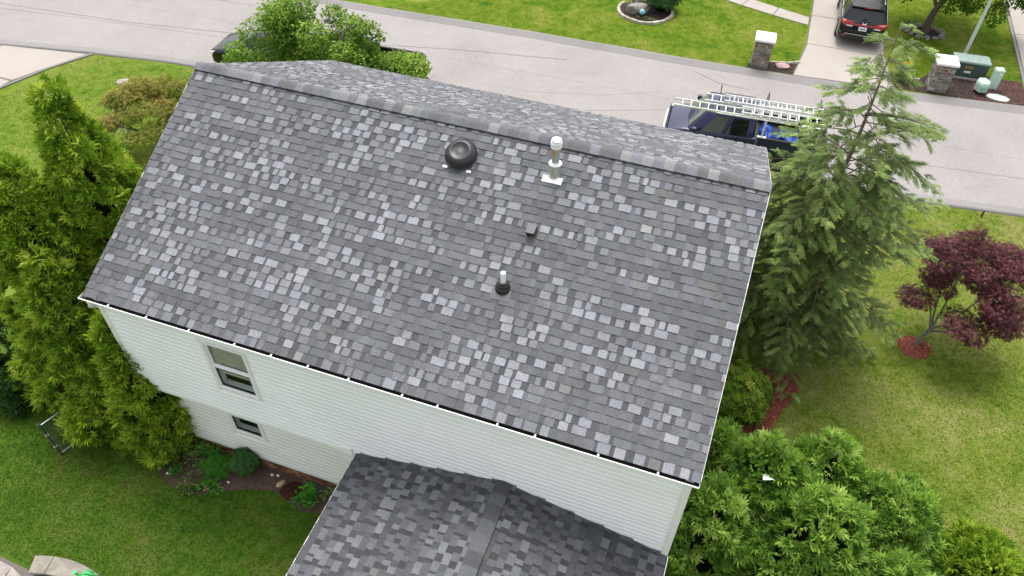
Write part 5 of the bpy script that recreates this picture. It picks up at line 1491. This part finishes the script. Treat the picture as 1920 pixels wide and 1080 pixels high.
# green pad-mounted transformer
tf_ = thing('transformer_box', 'dark green steel transformer box with a yellow warning label', 'utility box', (20.62,22.35,0), RAD(3))
mb = MB(); mb.box(-.80,.80,-.45,.45,0,.06); mb.build('pad', M['concrete'], tf_)
mb = MB(); mb.box(-.70,.70,-.32,.36,.06,.72); mb.build('cabinet', M['trans_green'], tf_)
mb = MB(); mb.loft([ring(-.73,.38,.70,.80,.02,.05), ring(.66,.38,.70,.80,.02,.05), ring(.73,.33,.70,.77,.02,.05)]); mb.build('cabinet_lid', M['trans_top'], tf_, smooth=.8)
mb = MB(); mb.box(-.22,.10,-.328,-.321,.46,.56); wl_ = mb.build('warning_label', M['yellow'], tf_)
mb = MB(); mb.box(-.19,.07,-.331,-.3285,.49,.53); mb.build('label_print', M['trans_green'], wl_)
mb = MB(); mb.box(-.19,.07,-.328,-.321,.26,.35); mb.build('number_label', M['plate'], tf_)
mb = MB(); mb.box(-.005,.005,-.3225,-.3195,.08,.70); mb.build('door_gap', M['plastic'], tf_)
# mint pedestals and the lid in the mulch
pd = thing('cable_pedestal', 'short six-sided mint green pedestal with louvres and a dark base', 'utility box', (21.10,21.05,0), RAD(8))
hexp = lambda r_, z: [(r_*math.cos(math.pi/3*i)*.82, r_*math.sin(math.pi/3*i)*1.0, z) for i in range(6)]
mb = MB(); mb.loft([hexp(.30,0), hexp(.30,.14)]); mb.build('pedestal_base', M['plastic'], pd)
mb = MB(); mb.loft([hexp(.345,.14), hexp(.345,.42), hexp(.30,.52), hexp(.10,.56)]); hd = mb.build('pedestal_hood', M['mint'], pd)
mb = MB()
for i in range(4): mb.box(-.12,.12,-.318,-.300,.19+i*.055,.215+i*.055)
mb.build('louvre', M['mint_dark'], hd)
pd = thing('cable_pedestal', 'tall slim mint green pedestal right of the six-sided one', 'utility box', (21.62,21.62,0), RAD(10))
mb = MB(); mb.loft([[(-.17,-.15,0),(.17,-.15,0),(.17,.15,0),(-.17,.15,0)], [(-.155,-.14,.80),(.155,-.14,.80),(.155,.14,.80),(-.155,.14,.80)]]); mb.build('pedestal_body', M['mint'], pd)
mb = MB(); mb.loft([[(-.18,-.165,.78),(.18,-.165,.78),(.18,.165,.78),(-.18,.165,.78)], [(-.17,-.155,.86),(.17,-.155,.86),(.17,.155,.86),(-.17,.155,.86)], [(-.12,-.10,.90),(.12,-.10,.90),(.12,.10,.90),(-.12,.10,.90)]]); mb.build('pedestal_cap', M['mint'], pd)
mb = MB(); mb.box(.01,.10,-.165,-.145,.66,.74); mb.build('latch', M['plate'], pd)
mb = MB(); mb.prism(blob(0,0,.46,.26,22,.06,-.1,8), -.02, .045, inset=.03); o = mb.build('utility_lid', M['lid']); o.location = (21.80,20.78,0); tag(o, 'pale green oval utility lid lying flush in the reddish mulch', 'utility lid')
# lamp pole
lp = thing('street_lamp', 'pale green lamp pole rising out of the photo behind the transformer box', 'street lamp', (20.50,23.35,0))
mb = MB(); mb.box(-.16,.16,-.16,.16,0,.04); mb.build('base_plate', M['pole'], lp)
mb = MB(); mb.tube([(0,0,.04),(0,0,1.2),(0,0,6.2)], [.085,.075,.055], 14); mb.build('pole', M['pole'], lp, smooth=.8)
mb = MB(); mb.tube([(0,0,6.1),(0,-.5,6.45),(0,-1.3,6.55)], .035, 8); mb.build('lamp_arm', M['pole'], lp, smooth=.8)
mb = MB(); mb.loft([ring(-.28,.10,6.47,6.58,.03,.05), ring(.28,.13,6.47,6.60,.03,.05)]); mb.v = [(v[1], v[0]-1.45, v[2]) for v in mb.v]; mb.build('lamp_head', M['galv'], lp)
# yellow lilies by the drive mouth
leafy_plant('daylily', 'yellow flowering plant at the drive mouth behind the hemlock top', (18.1,21.75), [(0,0,.35,30,.15),(.1,.1,.4,24,.12)], leaf_mat('yellow_petal', [(0,(.12,.16,.02)),(.5,(.55,.36,.02)),(1,(.7,.45,.03))]), .12)
leafy_plant('ornamental_grass', 'grey-green grassy clump at the right corner of the drive mouth', (17.75,20.75), [(0,0,.4,90,.3),(.35,.1,.35,70,.25),(-.2,.15,.3,50,.2)], M['plant'], .22, FEA)

# ------------------------------------------------------------------ near side: small things
mb = MB(); mb.prism(blob(0,0,.30,.22,14,.10,.3,9), -.02, .07, inset=.05); o = mb.build('flat_stone', M['paver']); o.location = (-12.85,9.05,0); tag(o, 'flat grey-pink stone lying on the front lawn near the street', 'stone')
mp_ = thing('marker_post', 'thin dark marker post at the lawn edge by the street, right side', 'post', (20.55,12.2,0))
mb = MB(); mb.box(-.03,.03,-.02,.02,-.05,.26,bev=.008); mb.build('post', M['plastic'], mp_)
mb = MB(); mb.box(-.036,.036,-.026,.026,.26,.285); mb.build('post_cap', M['grey_metal'], mp_)
sk = thing('garden_stake', 'dark metal stake standing in the red mulch beside the rhododendron', 'stake', (14.12,.55,0))
mb = MB(); mb.tube([(0,0,-.1),(0,0,.85)], .018, 6); mb.build('stake', M['plastic'], sk)
# scrap of white plastic on the evergreen
mb = MB(); P = [(-.16,-.05,0),(-.02,-.13,.06),(.10,-.06,.02),(.17,.02,.07),(.05,.10,.0),(-.06,.06,.09),(-.13,.10,.03)]
for i in range(len(P)): mb.poly([(0,0,.05), P[i], P[(i+1)%len(P)]])
mb.v += [(v[0], v[1], v[2]-.008) for v in mb.v]; k = len(mb.v)//2; mb.f += [tuple(i+k for i in reversed(f)) for f in mb.f]; mb.m += list(mb.m)
o = mb.build('plastic_scrap', M['scrap']); o.location = (14.20,-2.62,2.74); o.rotation_euler = (RAD(-30),.2,.4); tag(o, 'white plastic scrap caught on top of an evergreen shrub right of the roof corner', 'scrap')

# wire fence panel by the left arborvitae
fp = thing('fence_panel', 'chain-link fence panel with pale rails at the left edge of the back lawn', 'fence', (-2.38,-6.17,0), RAD(73))
FL_, FH = 1.75, 1.28
mb = MB(); mb.tube([(0,0,-.1),(0,0,FH+.04)], .026, 8); mb.lathe([(.0,FH+.03),(.035,FH+.05),(.035,FH+.075),(.0,FH+.10)], 10); mb.build('fence_post', M['chain'], fp)
for z in (.06, FH):
    mb = MB(); mb.tube([(.03,0,z),(FL_,0,z)], .017, 8); mb.build('rail', M['galv'], fp)
mb = MB(); mb.tube([(FL_,0,-.1),(FL_,0,FH+.04)], .026, 8); mb.build('fence_post', M['chain'], fp)
for z in (.35, .85):
    mb = MB(); mb.box(-.035,.035,-.035,.035,z,z+.04); mb.build('post_clamp', M['galv'], fp)
mb = MB(); s = .062
def wire(a, b):
    mb.tube([(a[0],0,a[1]),(b[0],0,b[1])], .0028, 3, cap=False)
k = -FH
while k < FL_:
    x0 = max(k, .02); x1 = min(k+FH, FL_)
    if x1 > x0: wire((x0, x0-k+.06 if x0-k+.06 < FH else FH), (x1, min(x1-k+.06, FH))); wire((x0, max(FH-(x0-k), .06)), (x1, max(FH-(x1-k), .06)))
    k += s
mb.build('chain_mesh', M['chain'], fp)

# dirt, stump and edging in the soil bed
lump('dirt_pile', 'low heap of dark reddish dirt in the soil bed by the lean-to', 'dirt pile', (0,0,.02), (.32,.24,.11), M['dirt_pile'], 12, (3.68,-5.10,0), .2, flat=.8)
lump('broken_root', 'pale broken root end beside the dark dirt heap', 'root', (0,0,.04), (.13,.07,.07), M['wood_cut'], 14, (3.30,-5.03,0), 1.1, flat=.5)
mb = MB(); mb.box(-.55,.55,-.07,.07,0,.07,bev=.01); o = mb.build('edging_timber', M['deck']); o.location = (4.35,-4.83,0); o.rotation_euler = (0,0,-.03); tag(o, 'dark timber lying against the lower wall near the lean-to', 'timber')
r = random.Random(77)
for i, (x, y, lab) in enumerate(((2.95,-4.88,'small white pebble nearest the lower wall in the soil bed'), (2.05,-5.42,'white pebble below the bright green feathery plant'), (.48,-5.72,'pale pebble at the foot of the far left seedling'), (3.1,-4.85,'white pebble right of the other one close to the lower wall'))):
    rock('pebble', lab, (x,y,.02), (.04,.03,.03), M['tan_stone'] if 0 else M['cap_stone'], 90+i)
# low curved wall and pavers at the bottom left
cw = thing('curved_wall', 'low curved wall of grey coping stones at the bottom left corner', 'wall', (0.2,-9.9,0))
CC = (0.15, -11.03); R0, R1 = 2.28, 2.66
def arc_block(a0, a1, z0, z1, r0, r1, mat, name, par, ox, oy, n=5):
    mb = MB(); rr = []
    for i in range(n+1):
        a = a0 + (a1-a0)*i/n; c_, s_ = math.cos(a), math.sin(a)
        rr.append([(CC[0]+r0*c_-ox, CC[1]+r0*s_-oy, z0), (CC[0]+r1*c_-ox, CC[1]+r1*s_-oy, z0), (CC[0]+r1*c_-ox, CC[1]+r1*s_-oy, z1-.012), (CC[0]+(r1-.015)*c_-ox, CC[1]+(r1-.015)*s_-oy, z1), (CC[0]+(r0+.015)*c_-ox, CC[1]+(r0+.015)*s_-oy, z1), (CC[0]+r0*c_-ox, CC[1]+r0*s_-oy, z1-.012)])
    mb.loft(rr); return mb.build(name, mat, par)
for a0, a1 in ((RAD(112),RAD(103)), (RAD(102.6),RAD(76)), (RAD(75.5),RAD(52)), (RAD(51.5),RAD(28))):
    arc_block(a0, a1, .17, .235, R0-.03, R1, M['coping'], 'coping_stone', cw, .2, -9.9)
for k in range(9):
    a0 = RAD(112 - k*9.3); arc_block(a0, a0-RAD(9.0), 0, .168, R0+.03, R1-.03, M['paver'], 'wall_block', cw, .2, -9.9, 2)
structure(sheet('patio', [(-2.6,-8.78),(-1.9,-8.80),(-.75,-8.84),(2.2,-8.9),(2.3,-11.5),(-3.2,-11.5),(-3.2,-9.15)], .006, M['concrete_base']))
pv_ = thing('patio_paving', 'irregular brown paving stones at the bottom left corner of the photo', 'paving', (-1.5,-9.60,0))
r = random.Random(15)
def paver(pts):
    mb = MB(); cx = sum(p[0] for p in pts)/len(pts); cy = sum(p[1] for p in pts)/len(pts)
    q = [(p[0]+(cx-p[0])*.05+r.uniform(-.02,.02)+1.5, p[1]+(cy-p[1])*.05+r.uniform(-.02,.02)+9) for p in pts]
    mb.prism(q, 0, .03+r.uniform(.0,.012), inset=.03); mb.build('paving_stone', M['paver'], pv_)
# outer ring then a field towards the fire pit
e = [(-2.6,-8.35),(-2.15,-8.2),(-1.72,-8.26),(-1.3,-8.3),(-.88,-8.42)]; i_ = [(-2.6,-8.75),(-2.1,-8.68),(-1.65,-8.66),(-1.25,-8.68),(-.92,-8.72)]
for k in range(4): paver([e[k], e[k+1], i_[k+1], i_[k]])
for row in range(6):
    for k in range(9):
        x = -2.7 + k*.42 + (row%2)*.2; y = -8.78 - row*.36
        if math.hypot(x+.2-CC[0], y-.77-CC[1]) > R0+.0 and x > -.7: continue
        paver([(x,y),(x+.41,y),(x+.41,y-.35),(x,y-.35)])
# green watering can on the coping
wc = thing('watering_can', 'green plastic watering can standing on the curved wall', 'watering can', (0.66,-8.58,.235), RAD(15))
mb = MB(); mb.lathe([(.10,0),(.125,.02),(.13,.10),(.12,.17),(.085,.21),(.07,.22)], 22); mb.build('can_body', M['can'], wc, smooth=.6)
mb = MB(); mb.tube([(-.10,0,.05),(-.20,0,.12),(-.24,0,.22)], [.035,.025,.022], 10); mb.lathe([(.022,0),(.05,.03),(.05,.04)], 12, c=(-.245,0,.22)); mb.build('spout', M['can'], wc, smooth=.6)
mb = MB(); mb.tube(smooth_path([(.11,0,.06),(.22,0,.12),(.20,0,.22),(.06,0,.25),(-.05,0,.22)], 5), .014, 8); mb.build('can_handle', M['can'], wc, smooth=True)

bpy.context.view_layer.update()
